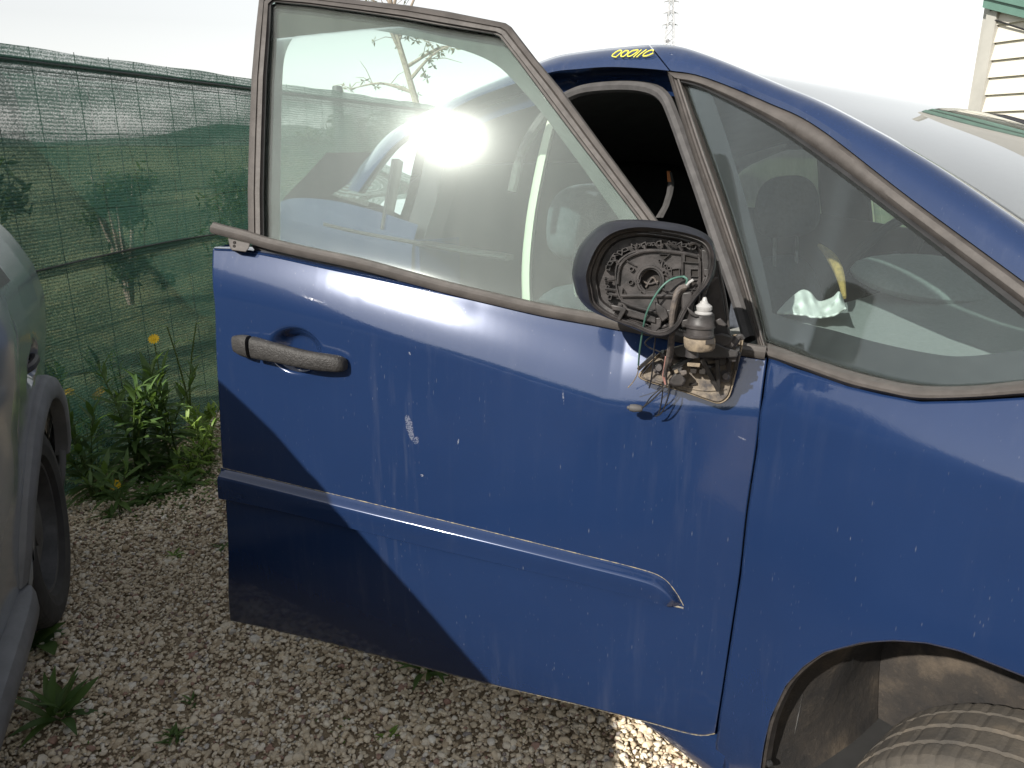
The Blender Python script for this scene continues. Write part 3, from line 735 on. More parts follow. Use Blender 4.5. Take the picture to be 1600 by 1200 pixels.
# ================================================================== GREY HATCHBACK ON THE LEFT
def build_grey():
    root = tag(empty('grey_hatchback', (-1.29, 1.9, 0), math.atan2(-.927, .375)), 'dusty grey hatchback at the left edge, its rear wheel showing', 'car')
    # local: x forwards (towards the viewer), y outwards (+ = visible flank at 0), z up
    prof = [(.20, -.10), (.26, -.03), (.40, -.005), (.55, .004), (.70, 0), (.82, .002), (.92, 0), (1.0, -.010), (1.06, -.025), (1.11, -.04), (1.16, -.06), (1.22, -.09), (1.3, -.135), (1.38, -.185), (1.46, -.24), (1.52, -.32), (1.55, -.45)]
    W = 1.62
    # outline stations along the car: (x, top height, narrowing at that end)
    st = [(-.54, .55, .20), (-.53, .68, .15), (-.50, .78, .11), (-.45, .90, .07), (-.38, 1.04, .04), (-.28, 1.19, .02), (-.12, 1.38, .008), (.1, 1.47, 0), (.4, 1.50, 0), (.75, 1.52, 0), (.95, 1.53, 0), (1.1, 1.53, 0), (1.22, 1.47, 0), (1.38, 1.275, 0), (1.63, 1.075, .0), (1.9, .96, .005), (2.3, .88, .02), (2.7, .80, .08), (2.95, .68, .2), (3.0, .55, .3)]
    xc, zc, R = -.10, .30, .345                     # wheel arch
    wx2 = 2.30
    BZ, BY = [.2, .4, .55, .7, .82, .92, 1.0, 1.06, 1.11, 1.16, 1.3], [0, .015, .03, .05, .072, .085, .082, .072, .06, .05, 0]
    def bulge(x, z): return float(np.interp(z, BZ, BY)) * (1 - ss(.25, .7, x))
    def yz(z): return float(np.interp(z, [p[0] for p in prof], [p[1] for p in prof]))
    xs = np.r_[np.linspace(-.54, -.45, 20), np.linspace(-.445, .3, 64), np.linspace(.32, 3.0, 60)]
    sx, sz, sn = zip(*st); nz = 44; v = []; 
    for x in xs:
        zt = float(np.interp(x, sx, sz)); nar = float(np.interp(x, sx, sn))
        zl = .22
        for c in (xc, wx2):
            if abs(x - c) < R: zl = max(zl, zc + math.sqrt(R * R - (x - c) ** 2))
        for j in range(nz):
            t = j / (nz - 1); z = zl + (zt - zl) * t
            y = yz(z) - nar + bulge(x, z)
            k = max(0, (z - (zt - .10)) / .10); y -= .10 * k * k                 # crown over to the top
            for c in (xc, wx2):                                                   # flared lip round the arch and along the sill
                d = math.hypot(x - c, z - zc) - R
                if z > .2: y += .022 * math.exp(-(max(d, 0) / .035) ** 2)
            y += .012 * math.exp(-((z - .30) / .07) ** 2) * (1 if x > .2 else 0)
            dd = ((x - .055) / .085) ** 2 + ((z - .80) / .050) ** 2              # recess of the handle
            if dd < 1: y -= .035 * (1 - dd) ** .6
            v.append((x, y, z))
    n = len(xs)
    f = [(i * nz + j, i * nz + j + 1, (i + 1) * nz + j + 1, (i + 1) * nz + j) for i in range(n - 1) for j in range(nz - 1)]
    # other flank, roof and ends
    k = len(v); v2 = [(p[0], -W - p[1], p[2]) for p in v]; f2 = [tuple(reversed([q + k for q in q4])) for q4 in f]
    top = [(i * nz + nz - 1, i * nz + nz - 1 + k, (i + 1) * nz + nz - 1 + k, (i + 1) * nz + nz - 1) for i in range(n - 1)]
    ends = [(j, j + k, j + 1 + k, j + 1) for j in range(nz - 1)] + [((n - 1) * nz + j, (n - 1) * nz + j + 1, (n - 1) * nz + j + 1 + k, (n - 1) * nz + j + k) for j in range(nz - 1)]
    obj('body', v + v2, f + f2 + top + ends, 'grey_paint', root)
    # side windows as dark glass lying in the upper flank
    def gl(x0, x1, z0, z1f):
        q = []; N = 12
        for i in range(N):
            x = x0 + (x1 - x0) * i / (N - 1); zt = min(z1f, float(np.interp(x, sx, sz)) - .09)
            for j in range(6):
                z = z0 + (max(zt, z0 + .01) - z0) * j / 5; q.append((x, yz(z) - float(np.interp(x, sx, sn)) + bulge(x, z) + .003, z))
        o = obj('side_window', q, [(i * 6 + j, i * 6 + j + 1, (i + 1) * 6 + j + 1, (i + 1) * 6 + j) for i in range(N - 1) for j in range(5)], 'frit', root); return o
    gl(.12, .62, 1.02, 1.33); gl(.68, 1.35, 1.02, 1.33)
    # rubbing strip / sill flare in grey plastic
    P = []
    for a in np.linspace(-22, 178, 40): P.append((xc - R * 1.03 * math.cos(rad(180 - a)) * 1.0, 0, zc + R * 1.03 * math.sin(rad(a))))
    arch = [(xc + (R + .012) * math.cos(rad(a)), yz(zc + R * math.sin(rad(a))) + .012 + bulge(0, zc + R * math.sin(rad(a))), zc + (R + .012) * math.sin(rad(a))) for a in np.linspace(168, -8, 40)]
    sill = [(.30, .018, .25), (.6, .02, .235), (1.2, .02, .235), (1.9, .02, .24)]
    full = arch + sill
    m = sweep(cr(full, 90), [(-.012, -.045), (.020, -.040), (.030, -.01), (.030, .02), (.012, .045), (-.012, .05)], up=(0, 1, 0))
    # section turned so its face looks outwards
    rings = []
    pc = cr(full, 100)
    for i, p in enumerate(pc):
        d = Vector(pc[min(i + 1, 99)] - pc[max(i - 1, 0)]).normalized(); o = Vector((0, 1, 0)); s = d.cross(o).normalized()
        if s.z < 0 and p[0] > .25: s = -s
        elif p[0] <= .25 and s.dot(Vector((p[0] - xc, 0, p[2] - zc))) < 0: s = -s
        rings.append([Vector(p) + s * a + o * b for a, b in ((-.010, -.03), (-.010, .006), (.0, .013), (.03, .013), (.05, .006), (.058, -.010), (.058, -.03))])
    MB().loft(rings, True, True, True).build('arch_trim', 'flare_plastic', root)
    # rear bumper corner behind the wheel
    rg = []
    for z in np.linspace(.26, .66, 10):
        r = []
        for t in np.linspace(0, 1, 14):
            x = -.435 - .13 * math.sin(t * math.pi / 2); y = .014 - .28 * (1 - math.cos(t * math.pi / 2)) - .03 * ((z - .46) / .2) ** 2; r.append((x, y, z))
        rg.append(r)
    o = MB().loft(rg, False).build('rear_bumper', 'flare_plastic', root); solid(o, .02, 0)
    # handle
    hp = [p + np.array([0, .052, 0]) for p in cr([(-.015, .004, .80), (.02, .016, .805), (.06, .02, .805), (.10, .016, .803), (.13, .003, .80)], 14)]
    MB().tube(hp, .011, 8).build('door_handle', 'plastic', root)
    # wheel well
    rings = [[(xc + (R + .004) * math.cos(rad(a)), y, zc + (R + .004) * math.sin(rad(a))) for a in np.linspace(-20, 200, 30)] for y in (-.02, -.30)]
    MB().loft(rings, False).build('wheel_well', 'underbody', root)
    for c in (xc, wx2):
        w = empty('wheel', (c, -.085, .288), 0, root)
        tyre_mesh(w, .288, .185, 'tyre_grey', outward=1)
        rim_mesh(w, .19, outward=1)
    MB().box((1.15, -W / 2, .26), (3.2, W - .3, .10)).build('underbody', 'underbody', root, False)
    return root

def tyre_mesh(parent, R, W, mat, outward, n=240):
    """ring with shoulder ribs, circumferential grooves and tread sipes; axle along local y, outward = sign of visible side"""
    h = W / 2
    prof = [(.66, -.80), (.70, -.96), (.80, -1.04), (.88, -1.02), (.93, -.97), (.955, -.93), (.975, -.86), (.985, -.80), (.99, -.72),
            (.992, -.52), (.972, -.50), (.972, -.45), (.996, -.43), (.998, -.06), (.976, -.04), (.976, .04), (.998, .06), (.996, .43), (.972, .45), (.972, .50), (.992, .52),
            (.99, .72), (.985, .80), (.975, .86), (.955, .93), (.93, .97), (.88, 1.02), (.80, 1.04), (.70, .96), (.66, .80)]
    v = []
    for i in range(n):
        a = 2 * math.pi * i / n
        for (r, y) in prof:
            rr = r * R
            if abs(y) > .5 and abs(y) < .95 and r > .95 and i % 4 == 0: rr -= .0018
            if abs(y) <= .45 and r > .99 and i % 6 == 3: rr -= .002
            if .955 < abs(y) < 1.03 and .85 < r < .95 and i % 4 == 0: rr -= .001
            z = rr * math.sin(a)
            if z < -.94 * R: z = -.94 * R - (-.94 * R - z) * .35                     # slack tyre flattened on the ground
            v.append((rr * math.cos(a), y * h * outward, z))
    m = len(prof); f = [(i * m + j, i * m + j + 1, ((i + 1) % n) * m + j + 1, ((i + 1) % n) * m + j) for i in range(n) for j in range(m - 1)]
    if outward > 0: f = [tuple(reversed(q)) for q in f]
    return obj('tyre', v, f, mat, parent, sharp=14)
def rim_mesh(parent, R, outward):
    y = lambda t: t * outward
    m = MB(); ax = (0, outward, 0)
    m.lathe([(R * 1.02, .06), (R * 1.02, .075), (R * .96, .072), (R * .92, .03), (R * .84, .02), (R * .8, .035), (R * .45, .055), (R * .3, .045), (R * .28, .06), (.0, .065)], (0, 0, 0), ax, 40, False)
    return m.build('rim', 'rim_metal', parent)

# ================================================================== BLUE CAR
BC = .86                                             # centre plane of the car in its own frame
def mir(p): return (p[0], 2 * BC - p[1], p[2])
car = tag(empty('blue_car', (HX, HY, 0), -PHI), 'dusty dark blue car with its front door open and side mirror stripped', 'car')

# ---- fender
arch_px = [(1190, 1200), (1196, 1160), (1206, 1120), (1230, 1070), (1258, 1040), (1290, 1018), (1350, 1002), (1400, 999), (1450, 1003), (1500, 1015), (1600, 1055)]
ARCH = [p for p in az([C(*q) for q in arch_px])]
_pts = np.array(ARCH); _sol = np.linalg.lstsq(np.c_[2 * _pts, np.ones(len(_pts))], (_pts ** 2).sum(1), rcond=None)[0]
ACX, ACZ = float(_sol[0]), float(_sol[1]); AR = math.sqrt(_sol[2] + ACX ** 2 + ACZ ** 2)
_l = ARCH[-1]; _a0 = math.atan2(_l[1] - ACZ, _l[0] - ACX)
ARCH_ALL = ARCH + [(ACX + AR * math.cos(t), ACZ + AR * math.sin(t)) for t in np.linspace(_a0 - .12, -.35, 10)]
ftop = az([C(*q) for q in [(1203, 560), (1260, 581), (1325, 604), (1380, 617), (1437, 628), (1520, 626), (1600, 621), (1700, 616)]]) + [(.62, 1.045), (.8, .985), (1.0, .90), (1.2, .76)]
frear = az([C(*q) for q in [(1201, 560), (1193, 620), (1183.5, 700), (1168.5, 800), (1158, 900), (1143, 1000), (1131, 1080), (1121, 1150)]])
frear = frear + [(frear[-1][0] - .004, .30), (frear[-1][0] - .004, .22)]
_w = ARCH_ALL
fbot = [frear[-1], (_w[0][0] - .012, .215)] + _w + [(ACX + AR * .99, .24), (1.2, .25)]
def fender_relief(a, z):
    zc = float(np.interp(a, _ag, _zc)); d = math.hypot(a - ACX, z - ACZ) - AR
    r = -.005 * math.exp(-(max(d, 0) / .07) ** 2)                       # rolled arch lip
    r += .0015 * math.sin(a * 9) * math.sin(z * 7) + .10 * max(0, a - .55) ** 2
    return r
def build_fender():
    nu, nv = 260, 90; B2 = [np.array(p) for p in lin(fbot, nu)]
    for k in range(1, nu):
        if B2[k][0] < B2[k - 1][0] + .0006: B2[k][0] = B2[k - 1][0] + .0006
    ta, tz = zip(*sorted(ftop)); ra, rzz = zip(*sorted(frear, key=lambda p: p[1])); a0 = B2[0][0]; v = []
    for j in range(nv):
        t = j / (nv - 1)
        for p in B2:
            zt = float(np.interp(p[0] + .02 * max(0, 1 - (p[0] - a0) / .08), ta, tz)); z = zt * (1 - t) + p[1] * t
            a = p[0] + (float(np.interp(z, rzz, ra)) - a0) * max(0, 1 - (p[0] - a0) / .09)
            v.append((a, Bs(a, z) + fender_relief(a, z), z))
    o = obj('front_fender', v, [(j * nu + i, (j + 1) * nu + i, (j + 1) * nu + i + 1, j * nu + i + 1) for j in range(nv - 1) for i in range(nu - 1)], 'fender_paint', car)
    return solid(o, .004, -1)
fender = build_fender()
# rolled flange behind the arch edge
rings = []
for (a, z) in cr(ARCH_ALL, 80):
    b = Bs(a, z) + fender_relief(a, z); k = np.array([a - ACX, z - ACZ]); k /= np.linalg.norm(k)
    rings.append([(a - k[0] * .0005, b + .005, z - k[1] * .0005), (a - k[0] * .004, b + .008, z - k[1] * .004), (a - k[0] * .004, b + .024, z - k[1] * .004), (a + k[0] * .01, b + .026, z + k[1] * .01)])
MB().loft(rings, False).build('arch_lip', 'plastic', car)
# wheel well liner and its lit edge strip
rings = []
for b in (.022, .06, .14, .24, .34):
    rings.append([(ACX + (AR + .012 - .03 * (b > .1) + .004 * math.sin(t * 9 + b * 20)) * math.cos(t), max(b, Bs(ACX + AR * math.cos(t), max(.1, ACZ + AR * math.sin(t))) + .022), ACZ + (AR + .012 - .02 * (b > .1)) * math.sin(t)) for t in np.linspace(rad(215), rad(-30), 60)])
MB().loft(rings, False).build('wheel_liner', 'liner', car)
MB().loft([[(ACX + r * math.cos(t), .345 - .01 * (r < .1), ACZ + r * math.sin(t)) for t in np.linspace(rad(215), rad(-30), 40)] for r in (AR + .02, AR * .6, .02)], False).build('inner_wing', 'liner', car)
sp = [(1254, 1085), (1243, 1120), (1232, 1160), (1226, 1205), (1222, 1260)]
rg = []
for k, q in enumerate(sp):
    w = [1, 9, 13, 14, 14][k]; rg.append([CP(q[0], q[1], .10), CP(q[0] + w * .5, q[1], .095), CP(q[0] + w, q[1], .11), CP(q[0] + w * .5, q[1], .125)])
MB().loft(rg, True, True, True).build('liner_strip', 'silver_metal', car)
MB().lathe([(.006, 0), (.006, .006), (.0, .008)], CP(1204, 1192, .028), (-.3, -1, 0), 12).build('liner_clip', 'rubber_dark', car)
wheel = empty('wheel', (ACX + .005, .155, .266), rad(6), car)
tyre_mesh(wheel, .266, .195, 'tyre', outward=-1); rim_mesh(wheel, .185, -1)
# far wheels
for (x, y, sgn) in ((ACX, 2 * BC - .135, 1), (-1.72, .16, -1), (-1.72, 2 * BC - .16, 1)):
    w = empty('wheel', (x, y, .285), 0, car); tyre_mesh(w, .285, .195, 'tyre', sgn, 90); rim_mesh(w, .185, sgn)

# ---- roof rail and A pillar
low_px = [(560, 300), (590, 258), (615, 228), (650, 203), (690, 180), (740, 154), (800, 132), (860, 113), (900, 108), (960, 104.5), (1042, 110), (1100, 120), (1200, 160), (1280, 200), (1426, 312), (1600, 440), (1750, 552), (1900, 660)]
up_px = [(535, 295), (575, 245), (606, 210), (645, 186), (690, 163), (740, 140), (800, 115), (860, 90), (905, 81), (965, 74), (1042, 70), (1105, 86), (1215, 131), (1300, 168), (1450, 252), (1600, 352), (1750, 455), (1900, 556)]
LOW = cr(low_px, 150); UP = cr(up_px, 150)
_seam = min(range(150), key=lambda k: abs(LOW[k][0] - 1043))
def rail_ring(k):
    l, u = LOW[k], UP[k]; q = lambda t: l * (1 - t) + u * t
    r = [C(*q(0), 0), C(*q(.3), .002), C(*q(.6), -.004), C(*q(.85), -.016), C(*q(1.0), -.034)]
    p = np.array(r[-1]); r += [tuple(p + (0, .022, -.003)), tuple(p + (0, .045, -.016))]
    return r
RAIL = [rail_ring(k) for k in range(150)]
def inner_close(r): return r + [tuple(np.array(r[-1]) + (0, 0, -.02)), tuple(np.array(r[0]) + (0, .035, .004))]
railA = MB().loft([[(q[0] + .0035, q[1], q[2]) for q in inner_close(RAIL[_seam])]] + [inner_close(RAIL[k]) for k in range(_seam + 1, 150)], True, True, True).build('a_pillar', 'fender_paint', car)
railR = MB().loft([inner_close(RAIL[k]) for k in range(0, _seam + 1)], True, True, True).build('roof_rail', 'fender_paint', car)
MB().loft([[(p[0], 2 * BC - p[1], p[2] - .085) for p in reversed(inner_close(RAIL[k]))] for k in range(0, 150, 2)], True, True, True).build('far_roof_rail', 'fender_paint', car)
E_ = np.array([r[-1] for r in RAIL]); _k = np.hanning(25); _k /= _k.sum()
EDGE = np.stack([np.convolve(np.pad(E_[:, c], 12, mode='reflect', reflect_type='odd'), _k, 'valid') for c in range(3)], 1)
LEAN = .06                                           # the car stands lower on its far side
def crown(k0, k1, h, name, mat, step=2, back=0, thick=.004, fade=0):
    v, nb = [], 30; ks = list(range(k0, k1, step))
    for k in ks:
        p = EDGE[k]
        for j in range(nb):
            t = j / (nb - 1); y = p[1] + (2 * BC - 2 * p[1]) * t; c = 1 - (2 * t - 1) ** 2
            v.append((p[0] + back * c, y, p[2] - .002 - LEAN * t + h * c * (min(1, (k1 - k) / 40) if fade else 1)))
    f = [(i * nb + j, (i + 1) * nb + j, (i + 1) * nb + j + 1, i * nb + j + 1) for i in range(len(ks) - 1) for j in range(nb - 1)]
    o = obj(name, v, f, mat, car); solid(o, thick, -1); return o
crown(6, _seam + 1, .045, 'roof', 'fender_paint', fade=1, step=1)
crown(_seam - 1, 150, .0, 'windscreen', 'screen_glass', back=.0)
crown(6, _seam, .034, 'headliner', 'headliner', fade=1).location = (0, 0, -.035)
# yellow grease-pencil writing on the rail: 0 0 0 1 1 C
W_ = lambda x, y: C(930 + x / 12.31, 64.5 + y / 12.31, .0)
def stroke(pts, closed=False):
    path = [W_(*p) for p in cr(pts, 26, closed)]
    if closed: path.append(path[0])
    return path
wr = [[(430, 320), (350, 300), (370, 260), (470, 195), (530, 195), (510, 240), (430, 310)],
      [(600, 195), (660, 200), (640, 250), (570, 305), (520, 300), (530, 250), (600, 195)],
      [(740, 195), (850, 180), (800, 240), (700, 300), (645, 300), (660, 250), (740, 195)],
      [(915, 175), (840, 245), (760, 320)], [(1010, 175), (910, 245), (820, 320)],
      [(1130, 215), (1140, 185), (1080, 190), (990, 235), (940, 285), (960, 300), (1040, 285), (1140, 240)]]
grp = MB()
for w in wr: grp.tube([tuple(np.array(p) + (0, -.003, .001)) for p in stroke(w)], .0013, 5)
tag(grp.build('handwriting', 'chalk', railR), 'yellow grease pencil characters 00011C on the roof edge')
MB().lathe([(.004, 0), (.003, .004), (0, .005)], tuple(np.array(C(1049, 75, -.02)) + (0, -.01, .01)), (0, -.6, .8), 10).build('rail_screw', 'silver_metal', railA)

# ---- quarter window
qtop = [(1062, 126), (1110, 141), (1170, 171), (1230, 206), (1300, 254), (1400, 330), (1500, 405), (1600, 481), (1700, 560)]
qbot = [(1191, 534), (1230, 549), (1280, 566), (1325, 580), (1380, 594), (1426, 602), (1475, 606), (1540, 602), (1600, 596), (1700, 588)]
qleft = [(1062, 126), (1096, 222), (1131, 322), (1165, 432), (1191, 534)]
P2 = lambda L, off=0: az([C(*q, off) for q in L])
patch('quarter_window', P2(qtop), P2(qbot), P2(qleft), P2([(1700, 560), (1700, 588)]), 70, 40, -.008, 'quarter_glass', car, .004)
obs = cr(low_px[10:17], 40)
band('quarter_trim', [(x, y + 1.5) for x, y in low_px[10:16]] + [(1700, 516)], [(1062, 128), (1100, 138), (1190, 183), (1268, 232), (1412, 339), (1590, 474), (1700, 562)], [-.004, .004, .006, .006, .002, -.008], 'rubber', car, 90, C)
band('quarter_trim', [(1062, 124), (1100, 135), (1190, 179), (1268, 228), (1412, 335), (1590, 470), (1700, 557)], [(1066, 132), (1101, 143), (1188, 189), (1262, 238), (1405, 346), (1580, 482), (1690, 566)], [-.001, .003, -.009], 'rubber_dark', car, 70, C)
band('quarter_sill_trim', [(1200, 560), (1260, 580), (1325, 603), (1380, 616), (1437, 626), (1520, 624), (1600, 619), (1700, 613)], [(1199, 537), (1260, 558), (1325, 579), (1380, 593), (1437, 603), (1520, 603), (1600, 595), (1700, 588)], [-.004, .008, .010, .009, .004, -.008], 'rubber', car, 80, C)
band('slim_pillar', [(1043, 114), (1075, 220), (1110, 320), (1149, 430), (1183, 536), (1192, 556)], [(1063, 122), (1096, 221), (1131, 321), (1166, 431), (1194, 532), (1204, 554)], [-.012, .002, .004, -.001, -.001, .005, .004, -.010], 'rubber', car, 70, C)
# black ceramic border printed inside the glass; lower strip's left end paints door shade
patch('glass_border', P2(qleft, 0) and P2([(1064, 130), (1098, 222), (1133, 322), (1167, 432), (1192, 533)]), P2([(1104, 145), (1130, 222), (1160, 322), (1188, 432), (1206, 538)]), P2([(1064, 130), (1104, 145)]), P2([(1192, 533), (1206, 538)]), 40, 6, -.013, 'frit', car)
patch('glass_border', P2([(1186, 486), (1235, 503), (1290, 517), (1350, 534), (1420, 550), (1480, 559), (1530, 557), (1600, 549), (1700, 546)]), P2([(1192, 533), (1235, 551), (1290, 570), (1350, 587), (1420, 601), (1475, 606), (1540, 602), (1600, 596), (1700, 588)]), P2([(1186, 486), (1192, 533)]), P2([(1700, 546), (1700, 588)]), 60, 8, -.013, 'frit', car)

# ---- door opening: painted flange, rubber seal, sill, B pillar
fl = []
for k in [k for k in range(_seam) if RAIL[k][0][0] > -1.12]:
    p = np.array(RAIL[k][0]); fl.append([tuple(p + (0, .004, .002)), tuple(p + (0, .03, -.004)), tuple(p + (0, .05, -.022)), tuple(p + (0, .055, -.045))])
MB().loft(fl, False).build('door_frame', 'fender_paint', car)
spx = [(800, 300), (815, 240), (840, 195), (866, 165), (890, 149), (920, 139), (975, 135), (1015, 139), (1038, 152), (1052, 180), (1072, 235), (1095, 300), (1122, 380), (1150, 460), (1172, 530)]
MB().tube([C(q[0], q[1], -.05) for q in cr(spx, 80)], .0115, 8).build('door_seal', 'seal', car)
MB().loft([[(a, b, z) for b, z in ((.035, .20), (.012, .25), (.02, .30), (.06, .325), (.14, .325), (.16, .20))] for a in (-2.3, -1.6, -1.0, -.4, .012)], True, True, True).build('sill', 'fender_paint', car)
# rear door, rear quarter, glass
rdtop = [(-1.03, 1.135), (-1.3, 1.155), (-1.6, 1.165), (-1.9, 1.15), (-2.12, 1.09)]
patch('rear_door', rdtop, [(-1.03, .33), (-1.4, .33), (-1.8, .36), (-2.2, .45)], [(-1.03, 1.135), (-1.03, .33)], [(-2.12, 1.09), (-2.2, .45)], 50, 40, lambda u, v: -.30 * max(0, u - .7) ** 2, 'fender_paint', car)
gtop = [(p[0], p[2] - .012) for p in (RAIL[k][0] for k in range(4, _seam, 3) if RAIL[k][0][0] < -1.09)][::-1]
patch('rear_window', gtop, [(gtop[0][0], 1.15), (-1.3, 1.17), (-1.6, 1.18), (gtop[-1][0], 1.16)], [gtop[0], (gtop[0][0], 1.15)], [gtop[-1], (gtop[-1][0], 1.16)], 40, 16, -.01, 'rear_glass', car)
band('rear_belt_trim', [(505, 347), (560, 360), (640, 374), (720, 388), (790, 398)], [(505, 353), (560, 366), (640, 381), (720, 396), (790, 407)], [0, .006, .006, 0], 'rubber_dark', car, 30, C)
band('window_divider', [(612, 248), (606, 285), (600, 320), (594, 358)], [(618, 248), (612, 285), (606, 320), (600, 358)], [0, .005, .005, 0], 'rubber_dark', car, 20, C)
bp = [(866, 175), (852, 225), (838, 290), (828, 350), (822, 420), (824, 500), (830, 640)]
rg = []
for q in cr(bp, 30): rg.append([C(q[0] - 7, q[1], -.03), C(q[0] - 4, q[1], -.022), C(q[0] + 5, q[1], -.024), C(q[0] + 9, q[1], -.045), C(q[0] + 2, q[1], -.08)])
MB().loft(rg, True, True, True).build('b_pillar_trim', 'beige_trim', car)
MB().loft([[(-1.06 + x, b, z) for x, b in ((-.05, .02), (.05, .02), (.05, .14), (-.05, .14))] for z, b0 in ((.3, 0), (1.1, 0))], True, True, True).build('b_pillar', 'fender_paint', car)
rg = []
for z in np.linspace(1.08, 1.385, 8):
    b = Bs(-1.06, z) + .03; rg.append([(-1.13, b, z), (-1.03, b, z), (-1.03, b + .05, z), (-1.13, b + .05, z)])
MB().loft(rg, True, True, True).build('b_pillar', 'interior_dark', car)
# tail and far side of the shell
v = []
for z in np.linspace(.3, 1.30, 14):
    a = -2.25 + .10 * ((z - .7) / .5) ** 2 + (.32 * (z - 1.1) / .25 if z > 1.1 else 0)
    for t in np.linspace(0, 1, 16): v.append((a - .12 * (1 - (2 * t - 1) ** 2), Bs(-2.0, z) + .08 + (2 * BC - 2 * Bs(-2.0, z) - .16) * t, z))
obj('tailgate', v, [(i * 16 + j, i * 16 + j + 1, (i + 1) * 16 + j + 1, (i + 1) * 16 + j) for i in range(13) for j in range(15)], 'fender_paint', car)
def far_patch(name, top, bot, nu, nv, mat, off=0, thick=.004):
    T = cr(top, nu); Bt = cr(bot, nu); v = []
    for j in range(nv):
        for i in range(nu):
            p = T[i] * (1 - j / (nv - 1)) + Bt[i] * (j / (nv - 1)); v.append(mir((p[0], Bs(p[0], p[1]) - off, p[1])))
    o = obj(name, v, [(j * nu + i, j * nu + i + 1, (j + 1) * nu + i + 1, (j + 1) * nu + i) for j in range(nv - 1) for i in range(nu - 1)], mat, car); solid(o, thick, -1); return o
far_patch('far_side', [(-2.2, 1.06), (-1.0, 1.06), (0, 1.02), (.6, 1.02), (1.2, .76)], [(-2.2, .3), (-1, .3), (0, .3), (.5, .3), (1.2, .3)], 50, 20, 'fender_paint')
far_patch('far_door_card', [(-2.1, 1.09), (-1.0, 1.09), (-.5, 1.06), (.3, 1.04)], [(-2.1, .35), (-1.0, .35), (-.5, .35), (.3, .35)], 24, 8, 'interior_dark', -.07, .01)
rl_ = [(r[0][0], r[0][2] - .045) for r in RAIL[::3]]
def rz(a): return float(np.interp(a, [p[0] for p in rl_], [p[1] for p in rl_]))
def far_panel(name, a0, a1, zb, zt, mat, off, thick=.004):
    A = np.linspace(a0, a1, 14); far_patch(name, [(a, zt(a)) for a in A], [(a, min(zb(a), zt(a) - .004)) for a in A], 14, 8, mat, off, thick)
WT = lambda a: min(1.315, rz(a) - .012)
far_panel('far_header', -2.02, -.02, lambda a: WT(a), rz, 'interior_dark', -.03, .02)
far_panel('far_rear_trim', -2.05, -1.52, lambda a: 1.08, WT, 'interior_dark', -.03, .02)
far_panel('far_rear_window', -1.52, -.90, lambda a: 1.0, WT, 'far_glass', -.012)
far_panel('far_pillar', -.92, -.74, lambda a: 1.0, WT, 'interior_dark', -.03, .03)
far_panel('far_window', -.74, -.02, lambda a: 1.0, WT, 'clear_glass', -.012)
# bonnet, cowl, nose
v = []; nb = 24; F = cr(ftop[6:], 24)
for p in F:
    b = Bs(p[0], p[1]) + fender_relief(*p)
    for j in range(nb):
        t = j / (nb - 1); v.append((p[0] + .09 * (1 - (2 * t - 1) ** 2), b + .003 + (2 * BC - 2 * b - .006) * t, p[1] + .002 + .035 * (1 - (2 * t - 1) ** 2)))
obj('bonnet', v, [(i * nb + j, i * nb + j + 1, (i + 1) * nb + j + 1, (i + 1) * nb + j) for i in range(23) for j in range(nb - 1)], 'fender_paint', car)
v = []
for z in np.linspace(.2, .77, 10):
    for t in np.linspace(0, 1, 20):
        b = Bs(1.2, z) + fender_relief(1.2, z); v.append((1.2 + .22 * (1 - (2 * t - 1) ** 4) - .15 * max(0, z - .6), b + (2 * BC - 2 * b) * t, z))
obj('front_bumper', v, [(i * 20 + j, i * 20 + j + 1, (i + 1) * 20 + j + 1, (i + 1) * 20 + j) for i in range(9) for j in range(19)], 'fender_paint', car)
MB().box((-.55, BC, .24), (3.2, 1.5, .06)).build('floor_pan', 'underbody', car, False)
MB().box((.62, BC, .62), (.06, 1.45, .8)).build('bulkhead', 'underbody', car, False)

# ---- interior
def rounded_block(c, size, p=3.2, n=20, m=14, taper=0):
    rings = []
    for i in range(m + 1):
        ph = -math.pi / 2 + math.pi * i / m; cz = math.copysign(abs(math.sin(ph)) ** (2 / p), math.sin(ph)); cr_ = abs(math.cos(ph)) ** (2 / p)
        rings.append([(c[0] + size[0] * cr_ * (1 - taper * cz) * math.copysign(abs(math.cos(t)) ** (2 / p), math.cos(t)), c[1] + size[1] * cr_ * (1 - taper * cz) * math.copysign(abs(math.sin(t)) ** (2 / p), math.sin(t)), c[2] + size[2] * cz) for t in [2 * math.pi * k / n for k in range(n)]])
    return MB().loft(rings)
def seat(b, a=-.70):
    s = empty('front_seat', (a, b, 0), 0, car)
    o = rounded_block((0, 0, .80), (.075, .235, .30), 3.4, taper=.16).build('backrest', 'seat_fabric', s); o.rotation_euler = (0, rad(-12), 0); o.location = (.08, 0, -.10)
    o = rounded_block((0, 0, 0), (.06, .135, .098), 2.8, taper=.10).build('headrest', 'seat_fabric', s); o.location = (-.115, 0, 1.135); o.rotation_euler = (0, rad(-8), 0)
    rounded_block((.24, 0, .44), (.27, .24, .085), 3.2).build('cushion', 'seat_fabric', s)
    m = MB(); m.tube([(-.10, -.06, .95), (-.115, -.06, 1.08)], .006, 6); m.tube([(-.10, .06, .95), (-.115, .06, 1.08)], .006, 6); m.build('headrest_post', 'silver_metal', s)
seat(1.27); seat(.42)
rounded_block((-1.40, BC, .80), (.07, .70, .47), 6).build('rear_seat', 'interior_dark', car)
